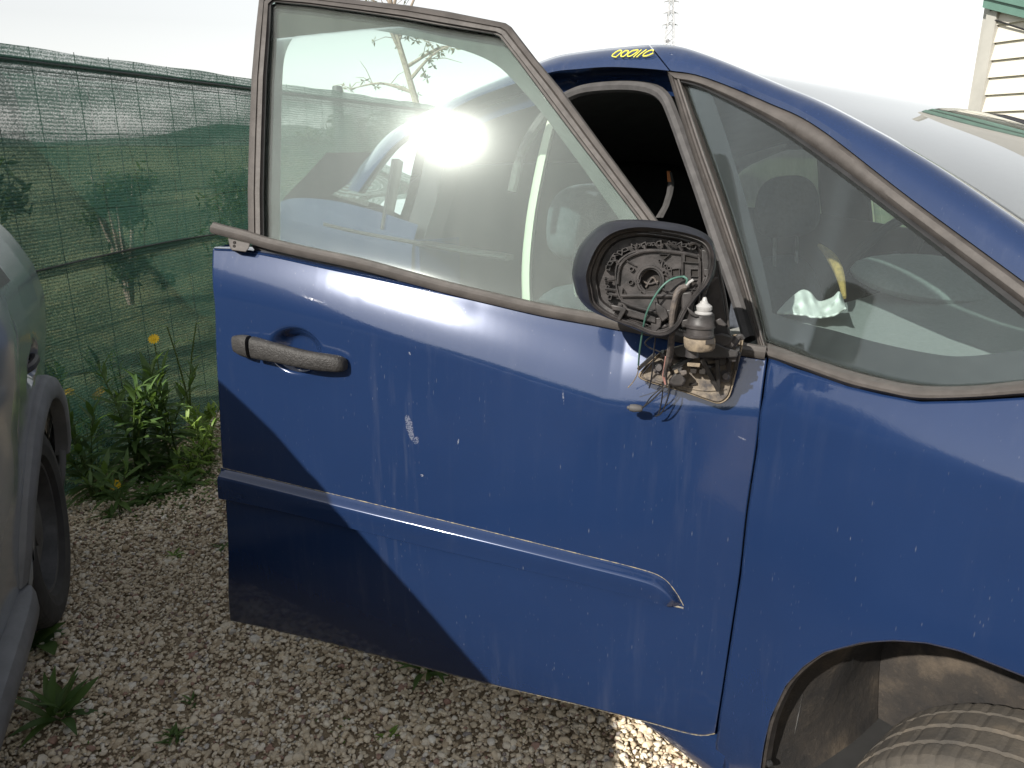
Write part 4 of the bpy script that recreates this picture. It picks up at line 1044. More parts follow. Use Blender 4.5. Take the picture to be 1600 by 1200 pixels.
# dashboard: long soft moulding across the car with a central binnacle
rg = []
for b in np.linspace(.10, 1.62, 40):
    w = 1 - .35 * abs((b - BC) / .76) ** 3; bulge = .05 * math.exp(-((b - BC) / .17) ** 2)
    rg.append([(-.10 - .05 * w, b, .70), (-.17 - .05 * w, b, .86), (-.19 - .04 * w, b, .97), (-.16 - .03 * w, b, 1.005 + bulge * .3), (-.05, b, 1.015 + bulge), (.12, b, 1.02 + bulge * .6), (.34, b, 1.045), (.58, b, 1.06), (.58, b, .7)])
MB().loft(rg, False).build('dashboard', 'dash', car)
bo = rounded_block((0, 0, 0), (.15, .17, .032), 2.2).build('binnacle', 'dash', car); bo.location = (-.10, .76, 1.052); bo.rotation_euler = (0, rad(8), rad(-20))
# torn passenger airbag panel: foam edge and crumpled white bag
fp = [CP(u, v, b) for u, v, b in ((1280, 383, .62), (1296, 398, .56), (1308, 418, .50), (1315, 440, .46), (1319, 465, .43))]
MB().tube(cr(fp, 24), [.004 + .006 * math.sin(math.pi * i / 23) for i in range(24)], 8).build('torn_foam', 'dash_foam', car)
rng = np.random.default_rng(9); v = []; NU, NV = 46, 22
gu = [(1214, 487), (1232, 468), (1252, 453), (1266, 456), (1280, 470), (1300, 464), (1312, 455), (1321, 476)]
gb = [(1214, 489), (1230, 489), (1250, 491), (1266, 494), (1280, 495), (1298, 493), (1310, 488), (1321, 480)]
U_ = cr(gu, NU); B_ = cr(gb, NU)
for j in range(NV):
    t = j / (NV - 1)
    for i in range(NU):
        q = U_[i] * (1 - t) + B_[i] * t; bb = .40 - .12 * t + .014 * math.sin(i * .32 + 3 * t) + .006 * math.sin(i * .8 - 5 * t) + .004 * math.sin(i * .4 + j * .5)
        v.append(CP(q[0], q[1], bb))
solid(obj('airbag', v, [(j * NU + i, (j + 1) * NU + i, (j + 1) * NU + i + 1, j * NU + i + 1) for j in range(NV - 1) for i in range(NU - 1)], 'airbag', car, sharp=60), .003, -1)
# steering wheel on the far side, seat-belt guide by the near seat
m = MB(); cN = Vector((-.50, 1.27, .98)); ax = Vector((-.85, 0, .5)).normalized(); e1 = Vector((0, 1, 0)); e2 = ax.cross(e1)
m.tube([cN + (e1 * math.cos(t) + e2 * math.sin(t)) * .18 for t in np.linspace(0, 2 * math.pi, 40)], .014, 8, False); m.lathe([(.07, -.02), (.075, 0), (.05, .015), (0, .02)], cN - ax * .02, ax, 20)
m.tube([cN - e1 * .17, cN, cN + e1 * .17], .012, 6); m.tube([cN, cN - ax * .35], .03, 8); m.build('steering_wheel', 'interior_dark', car)
gp_ = [(1046, 268, .5), (1049, 285, .5), (1046, 303, .5), (1040, 322, .48), (1030, 340, .46)]
rg = []
for k, (u, v_, b) in enumerate(gp_):
    w = [3, 5, 5, 5, 6][k]; rg.append([CP(u - w, v_, b), CP(u, v_, b - .008), CP(u + w, v_, b), CP(u, v_, b + .008)])
MB().loft(rg, True, True, True).build('belt_guide', 'seal', car)
MB().loft(rg[:2], True, True, True).build('belt_guide_tip', 'orange_tip', car).scale = (1.002, .998, 1.001)
build_grey()

# ================================================================== FRONT DOOR (open)
marks = []
def mk(u, v, hwpx, hhpx, ang, st):
    p = D(u, v); marks.append((p[0], p[2], hwpx / 900, hhpx / 900, ang, st))
mk(640, 668, 7.5, 25, rad(12), .26); mk(650, 688, 6, 9, rad(-30), .22)          # scuff below the handle
mk(659, 743, 3.5, 2.5, 0, .6); mk(716, 690, 1.5, 6, rad(-10), .4); mk(640, 552, 2, 4, rad(30), .4); 
mk(1160, 685, 7, 1.5, rad(-20), .4); mk(880, 620, 1.5, 14, rad(6), .25)
paint('door_paint', BLUE, BLUE2, 1.0, .02, marks)
dtop = az([D(*q) for q in [(333, 388), (395, 393), (500, 416), (600, 437), (700, 459), (850, 490), (950, 506), (1060, 530), (1150, 550), (1198, 558)]])
dbot = az([D(*q) for q in [(360, 970), (430, 985), (500, 1001), (620, 1032), (750, 1065), (900, 1100), (1000, 1125), (1060, 1142), (1095, 1149), (1117, 1146)]])
dleft = az([D(*q) for q in [(333, 388), (335, 470), (338, 550), (343, 640), (347, 720), (353, 790), (357, 870), (357, 930), (360, 970)]])
dright = az([D(*q) for q in [(1198, 558), (1190, 620), (1181, 700), (1166, 800), (1155, 900), (1140, 1000), (1128, 1080), (1117, 1146)]])
HC = D(461, 548)
def door_relief(a, z):
    d = math.hypot((a - HC[0]) / .060, (z - HC[2]) / .047)
    r = .030 * (1 - ss(.38, 1.0, d)) if d < 1 else 0                              # cup behind the handle
    for (u, v, s, h) in DENTS: r += h * math.exp(-(((a - u) ** 2 + (z - v) ** 2) / s ** 2))
    r += .0003 * math.sin(a * 7 + 1) * math.sin(z * 6)
    return r
DENTS = [(D(745, 480)[0], D(745, 480)[2], .018, .0002), (D(555, 470)[0], D(555, 470)[2], .010, .0001), (D(860, 560)[0], D(860, 560)[2], .06, .0005), (D(700, 560)[0], D(700, 560)[2], .05, -.0004)]
door = patch('front_door', dtop, dbot, dleft, dright, 400, 250, 0., 'door_paint', car, .006, fn=door_relief)
door.rotation_euler = (0, 0, PHI - THETA); tag(door, 'open front door with scuffed dark blue skin')
# inner shell of the door
ins = lambda pts, c=(-.5, .7), k=.965: [((p[0] - c[0]) * k + c[0], (p[1] - c[1]) * k + c[1]) for p in pts]
patch('door_card', ins(dtop), ins(dbot), ins(dleft), ins(dright), 20, 14, -.055, 'interior_dark', door, .05)
rim = [(p[0], p[1]) for p in cr(dleft, 40)] + [(p[0], p[1]) for p in cr(dbot, 60)] + [(p[0], p[1]) for p in cr(dright, 40)][::-1]
MB().loft([[(a, Bs(a, z) + .006, z) for a, z in rim], [(a * .992, Bs(a, z) + .03, z + .004) for a, z in rim], [(a * .985, Bs(a, z) + .058, z + .006) for a, z in rim]], False).build('door_edge', 'door_paint', door)
# pressed lip along the top of the skin
band('door_lip', [(335, 386), (395, 390), (500, 412), (600, 433), (700, 455)], [(335, 392), (395, 397), (500, 419), (600, 440), (700, 461)], [-.004, .003, -.001, .0015, -.001], 'door_paint', door, 40)
# weather strip, sprung loose at its rear end
wp = [(332, 356), (350, 361), (385, 370), (420, 381), (490, 397), (560, 412), (630, 431), (700, 450), (775, 468), (850, 485), (940, 501), (1050, 523), (1130, 541), (1196, 552)]
path = [D(q[0], q[1], .004 + .014 * ss(600, 340, q[0]) if False else (.006 + .010 * max(0, (620 - q[0]) / 290))) for q in cr(wp, 90)]
sec = [(-.007, -.0095), (-.002, -.0105), (.004, -.009), (.0075, -.004), (.0075, .003), (.0045, .0065), (.0025, .0058), (.0015, .0095), (-.003, .011), (-.007, .010)]
sweep(path, sec).build('weather_strip', 'rubber', door)
# loosened end: bracket with two holes and the dark slot under the strip
k = [(356, 372), (391, 380), (389, 388), (384, 394), (362, 391), (359, 386)]
rg = [[D(u, v, o) for u, v in k] for o in (.022, .002)]
br = bevel(MB().loft(rg, True, True, True).build('strip_bracket', 'rubber', door), .0015)
m = MB()
for (u, v, r) in ((367, 379, .003), (366.5, 384.5, .0027)): m.lathe([(r, 0), (r, .002), (0, .002)], D(u, v, .0215), (0, -1, 0), 10)
m.build('bracket_hole', 'plastic_pit', door)
band('slot', [(392, 383), (460, 398), (540, 414), (620, 434)], [(398, 391), (462, 405), (540, 420), (620, 437)], [-.006, -.004, -.006], 'rubber_dark', door, 30)
# window frame
fo = [(388, 372), (387, 300), (389, 220), (393, 120), (399, 50), (405, -4), (416, -13), (480, -9), (560, 0), (640, 8.5), (700, 18), (760, 30), (790, 36), (799, 42), (840, 95), (880, 143), (940, 225), (1000, 306), (1040, 361), (1075, 410)]
fi = [(411, 374), (410, 300), (412, 220), (415, 120), (420, 50), (422, 8), (428, 2), (482, 7), (560, 17.5), (630, 28), (684, 38), (740, 47), (771, 52), (780, 56), (812, 97), (846, 143), (908, 225), (970, 306), (1012, 361), (1048, 410)]
def ring_strip(outer, inner, prof, n=170, corner=None):
    O = lin(np.array(cr(outer, 300)), n); rings = []
    # pair by control index rather than by length so that mitres stay put
    Oc, Ic = [], []
    for i in range(len(outer) - 1):
        for t in np.linspace(0, 1, 8)[:-1]: Oc.append(np.array(outer[i]) * (1 - t) + np.array(outer[i + 1]) * t); Ic.append(np.array(inner[i]) * (1 - t) + np.array(inner[i + 1]) * t)
    Oc.append(np.array(outer[-1])); Ic.append(np.array(inner[-1]))
    for o, q in zip(Oc, Ic): rings.append([D(*(o * (1 - t) + q * t), h) for t, h in prof])
    return MB().loft(rings, True, True, True)
ring_strip(fo, fi, [(0, -.030), (0, .004), (.10, .009), (.40, .011), (.46, .008), (.52, .011), (.80, .010), (.86, .004), (1.0, .003), (1.0, -.004), (.8, -.030)]).build('window_frame', 'rubber', door)
gi = [(p[0] + 2.5 * (1 if i < 6 else 0) - (2 if i > 13 else 0), p[1] + (2.0 if 5 < i < 14 else 0)) for i, p in enumerate(fi)]
ring_strip(fi, gi, [(0, .003), (.5, .004), (1.0, -.002), (1.0, -.008), (0, -.008)]).build('glass_run', 'rubber_dark', door)
# inner frame of the opening, behind the glass, with rounded corners
io = [(404, 380), (404, 300), (406, 220), (409, 120), (412, 60), (418, 20), (440, 5), (482, 6), (560, 16), (630, 26), (684, 36), (740, 44), (780, 55), (800, 80), (846, 142), (908, 225), (970, 306), (1012, 361), (1048, 410)]
ii = [(438, 390), (438, 300), (439, 220), (441, 130), (446, 84), (462, 54), (486, 40), (520, 38), (580, 46), (640, 57), (690, 69), (740, 84), (776, 102), (804, 128), (846, 176), (900, 248), (955, 325), (995, 380), (1030, 425)]
iop = [[DP(u, v, -Bs(*az([D(u, v)])[0]) - .030) for u, v in ii]]
rings = []
for o, q in zip(cr(io, 150), cr(ii, 150)):
    rings.append([D(*o, -.030), D(*(o * .45 + q * .55), -.030), D(*q, -.034), D(*q, -.055), D(*o, -.055)])
MB().loft(rings, True, True, True).build('inner_frame', 'seal', door)
# pane
pl = [(p[0] - 5, p[1]) for p in fi[:7]][::-1]; pt = [(fi[6][0] - 5, fi[6][1] - 4)] + [(p[0], p[1] - 4) for p in fi[7:13]] + [(784, 50)]
pr = [(784, 50)] + [(p[0] + 5, p[1]) for p in fi[14:]] + [(1085, 450), (1110, 520)]
pb = [(400, 392), (560, 422), (700, 460), (850, 495), (950, 512), (1110, 545)]
Pz = lambda L: az([D(*q) for q in L])
patch('window_pane', Pz(pt), Pz(pb), Pz([pt[0], (405, 150), (402, 280), (400, 392)]), Pz([(784, 50), (812 + 5, 97), (851, 143), (913, 225), (975, 306), (1053, 410), (1110, 545)]), 60, 50, -.006, 'door_glass', door, .004)
# handle: bar on two feet plus the separate rear cap
hp = [(366, 537), (380, 540), (400, 544), (430, 551), (460, 558), (490, 564), (515, 567), (532, 569), (540, 570)]
hh = [.015, .0205, .0205, .0185, .0175, .0168, .0160, .0142, .0095]
ho = [.010, .014, .019, .026, .029, .026, .020, .014, .009]; ht = [.008, .012, .0125, .0105, .0100, .0100, .0105, .0110, .008]
H4 = cr([(*p, h, o, t) for p, h, o, t in zip(hp, hh, ho, ht)], 60)
def handle_part(name, k0, k1, mat='handle_plastic'):
    rings = []
    for k in range(k0, k1):
        u, v, h, o, t = H4[k]; e = np.array(D(u, v, o)); n = 16; r = []
        for j in range(n):
            a = 2 * math.pi * j / n; ca, sa = math.cos(a), math.sin(a); r.append(tuple(e + np.array([0, -t * math.copysign(abs(ca) ** .7, ca), h * math.copysign(abs(sa) ** .75, sa)])))
        rings.append(r)
    return MB().loft(rings, True, True, True).build(name, mat, door)
handle_part('handle_cap', 0, 9); handle_part('handle', 10, 60)
rg = [[D(u + du, v + dv, -.002 + o) for du, dv, o in ((-3, -15, 0), (3, -14, .004), (4, 12, .004), (-3, 14, 0))] for u, v in ((374, 541), (392, 545))]
# rubbing strip
mt = [(344, 731), (400, 744), (450, 756), (600, 792), (750, 828), (900, 865), (1000, 890), (1036, 904), (1056, 926), (1068, 947)]
mbt = [(344, 777), (400, 788), (480, 806), (640, 845), (800, 882), (900, 906), (960, 921), (1010, 934), (1045, 943), (1068, 949)]
def mold_off(u, v):
    e = min(1, u / .006) * ss(1.0, .965, u); prof = .017 * ss(0, .24, v) ** .8 - .003 * ss(.3, 1, v)
    if v > .94: prof *= max(0, (1 - v) / .06) ** .5
    return -.002 + e * (prof + .002)
mold = patch('rubbing_strip', Pz(mt), Pz(mbt), Pz([mt[0], mbt[0]]), Pz([mt[-1], mbt[-1]]), 150, 26, mold_off, 'door_paint', door)
MB().tube([D(q[0], q[1], .0012) for q in cr([(x, y + 1.2) for x, y in mbt], 120)], [.0011 + .0008 * abs(math.sin(i * 1.7)) for i in range(120)], 5).build('dirt_seam', 'seam_dirt', door)
MB().tube([D(q[0], q[1], .0006) for q in cr([(x, y - .8) for x, y in mt], 120)], [.0004 + .0006 * abs(math.sin(i * 2.3) * math.sin(i * .31)) for i in range(120)], 5).build('dirt_seam', 'seam_dirt', door)
MB().tube([D(q[0], q[1], -.001) for q in cr([(x, y) for x, y in [(430, 985), (500, 1001), (620, 1032), (750, 1065), (900, 1100), (1000, 1125), (1060, 1142), (1095, 1149), (1117, 1146)]], 120)], [.0006 + .0006 * abs(math.sin(i * 1.3)) for i in range(120)], 5).build('dirt_seam', 'seam_dirt', door)

# ================================================================== STRIPPED SIDE MIRROR (on the door)
mirror = empty('side_mirror', (0, 0, 0), PHI - THETA, car)
def M(x, y, off):
    if off > .06: off = .06 + (off - .06) * .6
    return DP(880 + x / 3.872, 330 + y / 3.872, off)        # measured point on a plane standing off the door
def prism(name, pts, o0, o1, mat, bev=.0015, parent=None, smooth_pts=0):
    if smooth_pts: pts = [tuple(p) for p in cr(pts, smooth_pts, True)]
    o = MB().loft([[M(*p, o0) for p in pts], [M(*p, o1) for p in pts]], True, True, True).build(name, mat, parent or mirror, True, 30)
    if bev: bevel(o, bev)
    return o
rimp = [(138, 385), (150, 480), (168, 560), (235, 620), (330, 668), (430, 702), (545, 748), (630, 745), (700, 690), (745, 605), (800, 520), (875, 435), (908, 340), (910, 250), (870, 180), (770, 138), (620, 110), (465, 96), (330, 118), (240, 172), (180, 260)]
outp = [(55, 350), (62, 430), (88, 515), (150, 590), (250, 640), (400, 700), (545, 754), (638, 754), (715, 698), (760, 612), (815, 528), (890, 445), (922, 345), (918, 230), (880, 150), (760, 92), (600, 62), (430, 50), (290, 60), (190, 110), (95, 220)]
n = 84; RP = cr(rimp, n, True); OP = cr(outp, n, True); c0 = np.array([500, 400])
sc_ = lambda P, k, c=c0: [c + (p - c) * k for p in P]
rings = [[M(*p, .168) for p in RP], [M(*p, .166) for p in sc_(RP, 1.012)]] + [[M(*(p * (1 - t) + q * t), o) for p, q in zip(RP, OP)] for t, o in ((.30, .158), (.75, .140), (1.0, .115))] + [[M(*p, .085) for p in sc_(OP, .97)], [M(*p, .060) for p in sc_(OP, .86)], [M(*p, .048) for p in sc_(OP, .6)]]
MB().loft(rings, True, False, True).build('mirror_shell', 'shell_plastic', mirror)
# cavity behind the missing glass: lip, wall with steps, floor
rings = [[M(*p, .168) for p in RP], [M(*p, .163) for p in sc_(RP, .975)], [M(*p, .150) for p in sc_(RP, .955)], [M(*p, .148) for p in sc_(RP, .93)], [M(*p, .128) for p in sc_(RP, .90)], [M(*p, .126) for p in sc_(RP, .84)], [M(*p, .112) for p in sc_(RP, .80)], [M(*p, .108) for p in sc_(RP, .45)]]
MB().loft(rings, True, False, True).build('mirror_cavity', 'plastic', mirror)
# seams and scoring of the inner lip
for k, (s, o) in enumerate(((.945, .152), (.915, .137), (.87, .130))):
    P = sc_(RP, s); MB().tube([M(*P[i % n], o) for i in range(2 + 5 * k, 62 + 3 * k)], .0014, 5).build('cavity_rib', 'plastic', mirror)
# motor bracket with round opening
br_out = [(318, 470), (312, 350), (345, 285), (430, 238), (560, 226), (720, 242), (812, 262), (832, 300), (830, 410), (775, 500), (705, 585), (640, 625), (560, 605), (430, 580), (350, 545)]
hc = np.array([527, 418]); N = 72; PO = []
Pq = np.array(cr(br_out, 400, True))
for j in range(N):
    t = 2 * math.pi * j / N; d = np.array([math.cos(t), math.sin(t)]); ang = np.arctan2(Pq[:, 1] - hc[1], Pq[:, 0] - hc[0]); i = int(np.argmin(np.abs((ang - t + math.pi) % (2 * math.pi) - math.pi))); PO.append(Pq[i])
el = lambda rx, ry: [hc + np.array([rx * math.cos(2 * math.pi * j / N), ry * math.sin(2 * math.pi * j / N)]) for j in range(N)]
rings = [[M(*p, .110) for p in PO], [M(*p, .138) for p in PO], [M(*p, .1395) for p in sc_(PO, .985, hc)], [M(*p, .1395) for p in sc_(PO, .955, hc)], [M(*p, .134) for p in sc_(PO, .945, hc)], [M(*p, .134) for p in el(88, 92)], [M(*p, .142) for p in el(84, 88)], [M(*p, .142) for p in el(72, 76)], [M(*p, .136) for p in el(68, 72)], [M(*p, .136) for p in el(60, 66)], [M(*p, .112) for p in el(57, 63)]]
MB().loft(rings, True).build('motor_bracket', 'plastic', mirror)
MB().loft([[M(*p, .1125) for p in el(60, 66)], [M(*p, .111) for p in el(20, 22)]], True, False, True).build('motor_pit', 'plastic_pit', mirror)
for q in [[(475, 395), (500, 365), (545, 350), (580, 380)], [(480, 420), (520, 440), (575, 425)], [(500, 460), (540, 400), (570, 440)]]: MB().tube([M(*p, .118) for p in cr(q, 12)], .0012, 5).build('loose_wire', 'harness', mirror)
# screw bosses and holes
for (x, y, r) in ((413, 350, 16), (408, 430, 18), (449, 424, 16), (482, 490, 18), (610, 372, 16), (640, 345, 13), (618, 330, 12), (582, 300, 10)):
    e = lambda k: [(x + r * k * math.cos(2 * math.pi * j / 14), y + r * k * math.sin(2 * math.pi * j / 14)) for j in range(14)]
    MB().loft([[M(*p, .133) for p in e(1)], [M(*p, .143) for p in e(.95)], [M(*p, .143) for p in e(.62)], [M(*p, .136) for p in e(.55)]], True, False, True).build('screw_boss', 'plastic', mirror)
    MB().loft([[M(*p, .1365) for p in e(.56)], [M(*p, .1368) for p in e(.2)]], True, False, True).build('screw_hole', 'plastic_pit', mirror)
# window openings in the bracket (dark pockets with raised edges)
for pts in ([(735, 262), (800, 268), (822, 290), (818, 312), (735, 305)], [(772, 352), (816, 352), (816, 392), (772, 392)], [(655, 352), (700, 346), (704, 388), (658, 392)], [(770, 420), (815, 418), (815, 470), (765, 470)], [(360, 465), (380, 500), (356, 500)], [(580, 262), (640, 262), (608, 290)]):
    c = np.mean(pts, 0); big = [tuple(c + (np.array(p) - c) * 1.18) for p in pts]
    MB().loft([[M(*p, .132) for p in big], [M(*p, .1435) for p in big], [M(*p, .1435) for p in pts], [M(*p, .1362) for p in pts]], True).build('pocket_rim', 'plastic', mirror)
    MB().loft([[M(*p, .1366) for p in pts], [M(*(c + (np.array(p) - c) * .3), .1364) for p in pts]], True, False, True).build('pocket', 'plastic_pit', mirror)
# ribs and clips round the bracket
for q, w in (([(352, 512), (520, 512), (672, 514)], 2.6), ([(330, 440), (345, 330), (400, 275), (520, 240), (720, 255), (812, 275)], 2.4), ([(720, 250), (722, 330), (720, 400)], 1.8), ([(828, 300), (826, 420), (822, 560)], 2.2), ([(600, 470), (660, 500), (690, 480)], 2.0), ([(350, 545), (450, 585), (560, 612), (640, 640)], 2.2), ([(560, 520), (580, 600)], 1.6), ([(385, 300), (440, 330)], 1.4), ([(620, 380), (650, 410)], 1.6), ([(595, 330), (600, 300)], 1.4)):
    MB().tube([M(*p, .1405) for p in cr(q, 20)], w * .0009, 6).build('bracket_rib', 'plastic', mirror)
rng = np.random.default_rng(21)
arcp = cr([(280, 520), (265, 460), (262, 380), (290, 300), (350, 245), (430, 215), (520, 200), (620, 195), (700, 205), (790, 215)], 26)
for k, p in enumerate(arcp):
    if k % 7 == 5: continue
    dx, dy = rng.uniform(9, 20), rng.uniform(8, 18); a = rng.uniform(-.5, .5); R2 = np.array([[math.cos(a), -math.sin(a)], [math.sin(a), math.cos(a)]])
    q = [tuple(p + R2 @ np.array([sx * dx, sy * dy]) + rng.normal(0, 5, 2)) for sx, sy in ((-1, -1), (1, -1), (1, 1), (-1, 1))]
    c = np.mean(q, 0); h = rng.uniform(.130, .146)
    MB().loft([[M(*e, .116) for e in q], [M(*e, h) for e in q], [M(*(c + (np.array(e) - c) * .62), h) for e in q], [M(*(c + (np.array(e) - c) * .55), h - .012) for e in q]], True, False, True).build('clip', 'plastic', mirror, True, 25)
for q in ([(268, 420), (320, 412)], [(255, 470), (318, 480)], [(275, 500), (330, 510)], [(300, 280), (340, 320)], [(440, 215), (455, 260)], [(490, 205), (500, 245)], [(560, 195), (590, 230), (600, 195)], [(640, 190), (690, 222)], [(700, 205), (720, 240)], [(760, 205), (800, 190), (830, 210)], [(290, 560), (340, 620)], [(300, 600), (360, 570)], [(330, 665), (385, 590)]):
    MB().tube([M(*p, .137) for p in cr(q, 8)], .0022, 5).build('bracket_rib', 'plastic', mirror)
# lower bar of the housing and right side wall pieces
prism('housing_bar', [(300, 565), (400, 590), (560, 640), (560, 680), (400, 640), (320, 610)], .118, .146, 'plastic')
prism('housing_hook', [(285, 565), (350, 575), (385, 592), (345, 665), (322, 655), (345, 605), (300, 600)], .130, .158, 'plastic')
prism('housing_bar', [(836, 230), (885, 240), (893, 330), (880, 460), (845, 560), (832, 540), (842, 400)], .112, .138, 'plastic')
prism('latch', [(848, 345), (885, 350), (905, 372), (893, 398), (850, 392)], .120, .150, 'plastic'); prism('latch', [(880, 405), (942, 398), (905, 430), (868, 470), (868, 440)], .100, .128, 'plastic')
prism('housing_bar', [(700, 560), (790, 540), (800, 600), (770, 690), (700, 700)], .105, .128, 'plastic')
prism('connector_block', [(555, 545), (620, 590), (640, 640), (600, 670), (560, 610)], .125, .152, 'plastic'); prism('connector_block', [(530, 650), (600, 640), (590, 700), (545, 745), (530, 735)], .110, .140, 'plastic')
prism('connector_block', [(610, 600), (665, 590), (670, 650), (625, 660)], .120, .145, 'plastic')
prism('white_tag', [(455, 618), (492, 624), (488, 638), (450, 632)], .124, .127, 'white_plastic', 0)
# corner cover between frame and mirror
prism('corner_cover', [(885, 240), (925, 300), (960, 430), (1000, 690), (1030, 780), (880, 800), (790, 720), (850, 560)], .006, .034, 'plastic', .004)
MB().tube([M(*p, .036) for p in cr([(930, 300), (958, 420), (985, 560), (1000, 700)], 20)], .0022, 6).build('cover_edge', 'plastic', mirror)
# base plate on the door skin
bp_ = [(452, 1000), (480, 955), (545, 885), (620, 838), (760, 800), (920, 780), (1040, 745), (1085, 752), (1092, 790), (1072, 880), (1050, 970), (1020, 1090), (995, 1140), (945, 1166), (880, 1150), (740, 1100), (600, 1060), (500, 1030)]
bc = np.array([790, 960]); BPq = cr(bp_, 90, True)
rings = [[M(*p, .002) for p in BPq], [M(*p, .016) for p in BPq], [M(*p, .019) for p in sc_(BPq, .985, bc)], [M(*p, .019) for p in sc_(BPq, .965, bc)], [M(*p, .015) for p in sc_(BPq, .958, bc)], [M(*p, .016) for p in sc_(BPq, .938, bc)], [M(*p, .020) for p in sc_(BPq, .932, bc)]]
MB().loft(rings, True).build('base_gasket', 'base_rim', mirror)
rings = [[M(*p, .020) for p in sc_(BPq, .93, bc)], [M(*p, .017) for p in sc_(BPq, .90, bc)], [M(*p, .016) for p in sc_(BPq, .5, bc)]]
MB().loft(rings, True, False, True).build('base_plate', 'dusty_plastic', mirror)
MB().tube([M(*p, .018) for p in cr([(560, 1020), (700, 1058), (860, 1085), (990, 1075)], 20)], .0012, 5).build('base_rib', 'dusty_plastic', mirror)
for (x, y) in ((578, 948), (982, 1000)):
    e = lambda k: [(x + k * math.cos(2 * math.pi * j / 18), y + k * 1.05 * math.sin(2 * math.pi * j / 18)) for j in range(18)]
    MB().loft([[M(*p, .017) for p in e(38)], [M(*p, .021) for p in e(36)], [M(*p, .021) for p in e(25)], [M(*p, .031) for p in e(24)], [M(*p, .033) for p in e(18)]], True, False, True).build('base_bolt', 'bolt_metal', mirror)
# webs and struts
def bar(a, b, o0, o1, r, mat='strut_plastic', name='strut'):
    p, q = Vector(M(*a, o0)), Vector(M(*b, o1)); d = (q - p).normalized(); s = d.cross(Vector((0, 1, 0))).normalized(); w = s.cross(d)
    rg = [[e + s * r + w * r * 1.6, e - s * r + w * r * 1.6, e - s * r - w * r * 1.6, e + s * r - w * r * 1.6] for e in (p, q)]
    return bevel(MB().loft(rg, True, True, True).build(name, mat, mirror), .0006)
for a, b, r in (((838, 885), (940, 1080), .0032), ((932, 890), (940, 1075), .0028), ((838, 885), (935, 885), .003), ((655, 955), (785, 880), .003), ((700, 985), (720, 890), .0028), ((880, 940), (930, 930), .0022), ((600, 850), (640, 960), .0026), ((660, 860), (790, 870), .0032), ((640, 870), (700, 880), .003), ((1000, 860), (1060, 860), .003), ((960, 890), (1030, 885), .003), ((1010, 870), (1000, 960), .0026), ((1055, 830), (1045, 950), .003), ((550, 870), (460, 950), .0028)):
    bar(a, b, .045, .026, r)
prism('pivot_carrier', [(650, 830), (760, 800), (930, 800), (1000, 830), (1060, 845), (1055, 885), (940, 890), (800, 885), (680, 880)], .028, .062, 'strut_plastic', .002)
prism('carrier_box', [(940, 885), (985, 880), (980, 930), (945, 935)], .030, .050, 'plastic_pit', .001); prism('carrier_box', [(1000, 870), (1050, 868), (1045, 910), (1000, 915)], .030, .052, 'plastic', .001)
prism('carrier_box', [(750, 915), (830, 920), (825, 945), (750, 938)], .032, .045, 'base_rim', .001); prism('carrier_box', [(770, 945), (810, 948), (805, 985), (768, 980)], .022, .036, 'plastic_pit', .001); prism('carrier_box', [(825, 950), (880, 955), (872, 990), (822, 985)], .022, .036, 'plastic_pit', .001)
prism('base_slot', [(763, 1040), (810, 1036), (808, 1050), (762, 1056)], .017, .020, 'plastic_pit', 0)
MB().tube([M(x, y, .05) for x, y in cr([(915, 835), (990, 825), (1040, 785), (1070, 755), (1090, 775)], 20)], [.006] * 14 + [.0055, .005, .0045, .004, .0035, .003], 8).build('carrier_arm', 'plastic', mirror)
prism('carrier_arm', [(890, 750), (960, 735), (1035, 760), (1010, 820), (920, 835)], .036, .056, 'plastic', .003)
# pivot drum with collar, clay ring and white cap
def stack(name, mat, secs, off, depth=.030):
    """drum standing up in the door plane: secs = (x0, x1, y)"""
    rg = []
    for x0, x1, y in secs:
        cx = (x0 + x1) / 2; rx = (Vector(M(x1, y, off)) - Vector(M(x0, y, off))).length / 2; c = Vector(M(cx, y, off))
        ux = Vector((1, 0, 0)); uy = Vector((0, 1, 0)); rg.append([c + ux * rx * math.cos(t) + uy * rx * .95 * math.sin(t) for t in [2 * math.pi * k / 30 for k in range(30)]])
    return MB().loft(rg, True, True, True).build(name, mat, mirror)
PO_ = .148
stack('pivot_post', 'plastic', [(738, 820, 880), (740, 820, 840), (745, 815, 800), (745, 815, 770)], PO_ - .012)
stack('clay_ring', 'base_rim', [(742, 905, 835), (732, 918, 822), (727, 922, 790), (727, 920, 770), (735, 915, 762)], PO_)
prism('ring_gap', [(862, 782), (915, 772), (915, 802), (860, 808)], PO_ + .028, PO_ + .0315, 'plastic_pit', 0)
stack('pivot_drum', 'plastic', [(735, 912, 760), (725, 915, 752), (725, 915, 742), (742, 912, 738), (745, 912, 700), (728, 922, 697), (726, 922, 680), (740, 918, 672), (752, 915, 640), (760, 915, 622), (770, 905, 618)], PO_)
stack('pivot_cap', 'white_plastic', [(795, 902, 632), (795, 903, 612), (808, 892, 604), (806, 902, 594), (803, 902, 574), (818, 888, 562), (826, 878, 556), (828, 876, 546), (838, 872, 542), (843, 870, 528), (848, 866, 520)], PO_)
prism('pivot_lug', [(712, 660), (760, 650), (752, 700), (718, 705)], .13, .165, 'plastic'); prism('pivot_lug', [(920, 660), (950, 645), (990, 685), (980, 700), (935, 690)], .12, .15, 'plastic'); prism('pivot_lug', [(745, 575), (775, 600), (825, 640), (800, 645), (765, 625)], .15, .18, 'plastic')
prism('motor_block', [(712, 490), (780, 482), (790, 540), (770, 700), (720, 720)], .112, .150, 'plastic', .003)
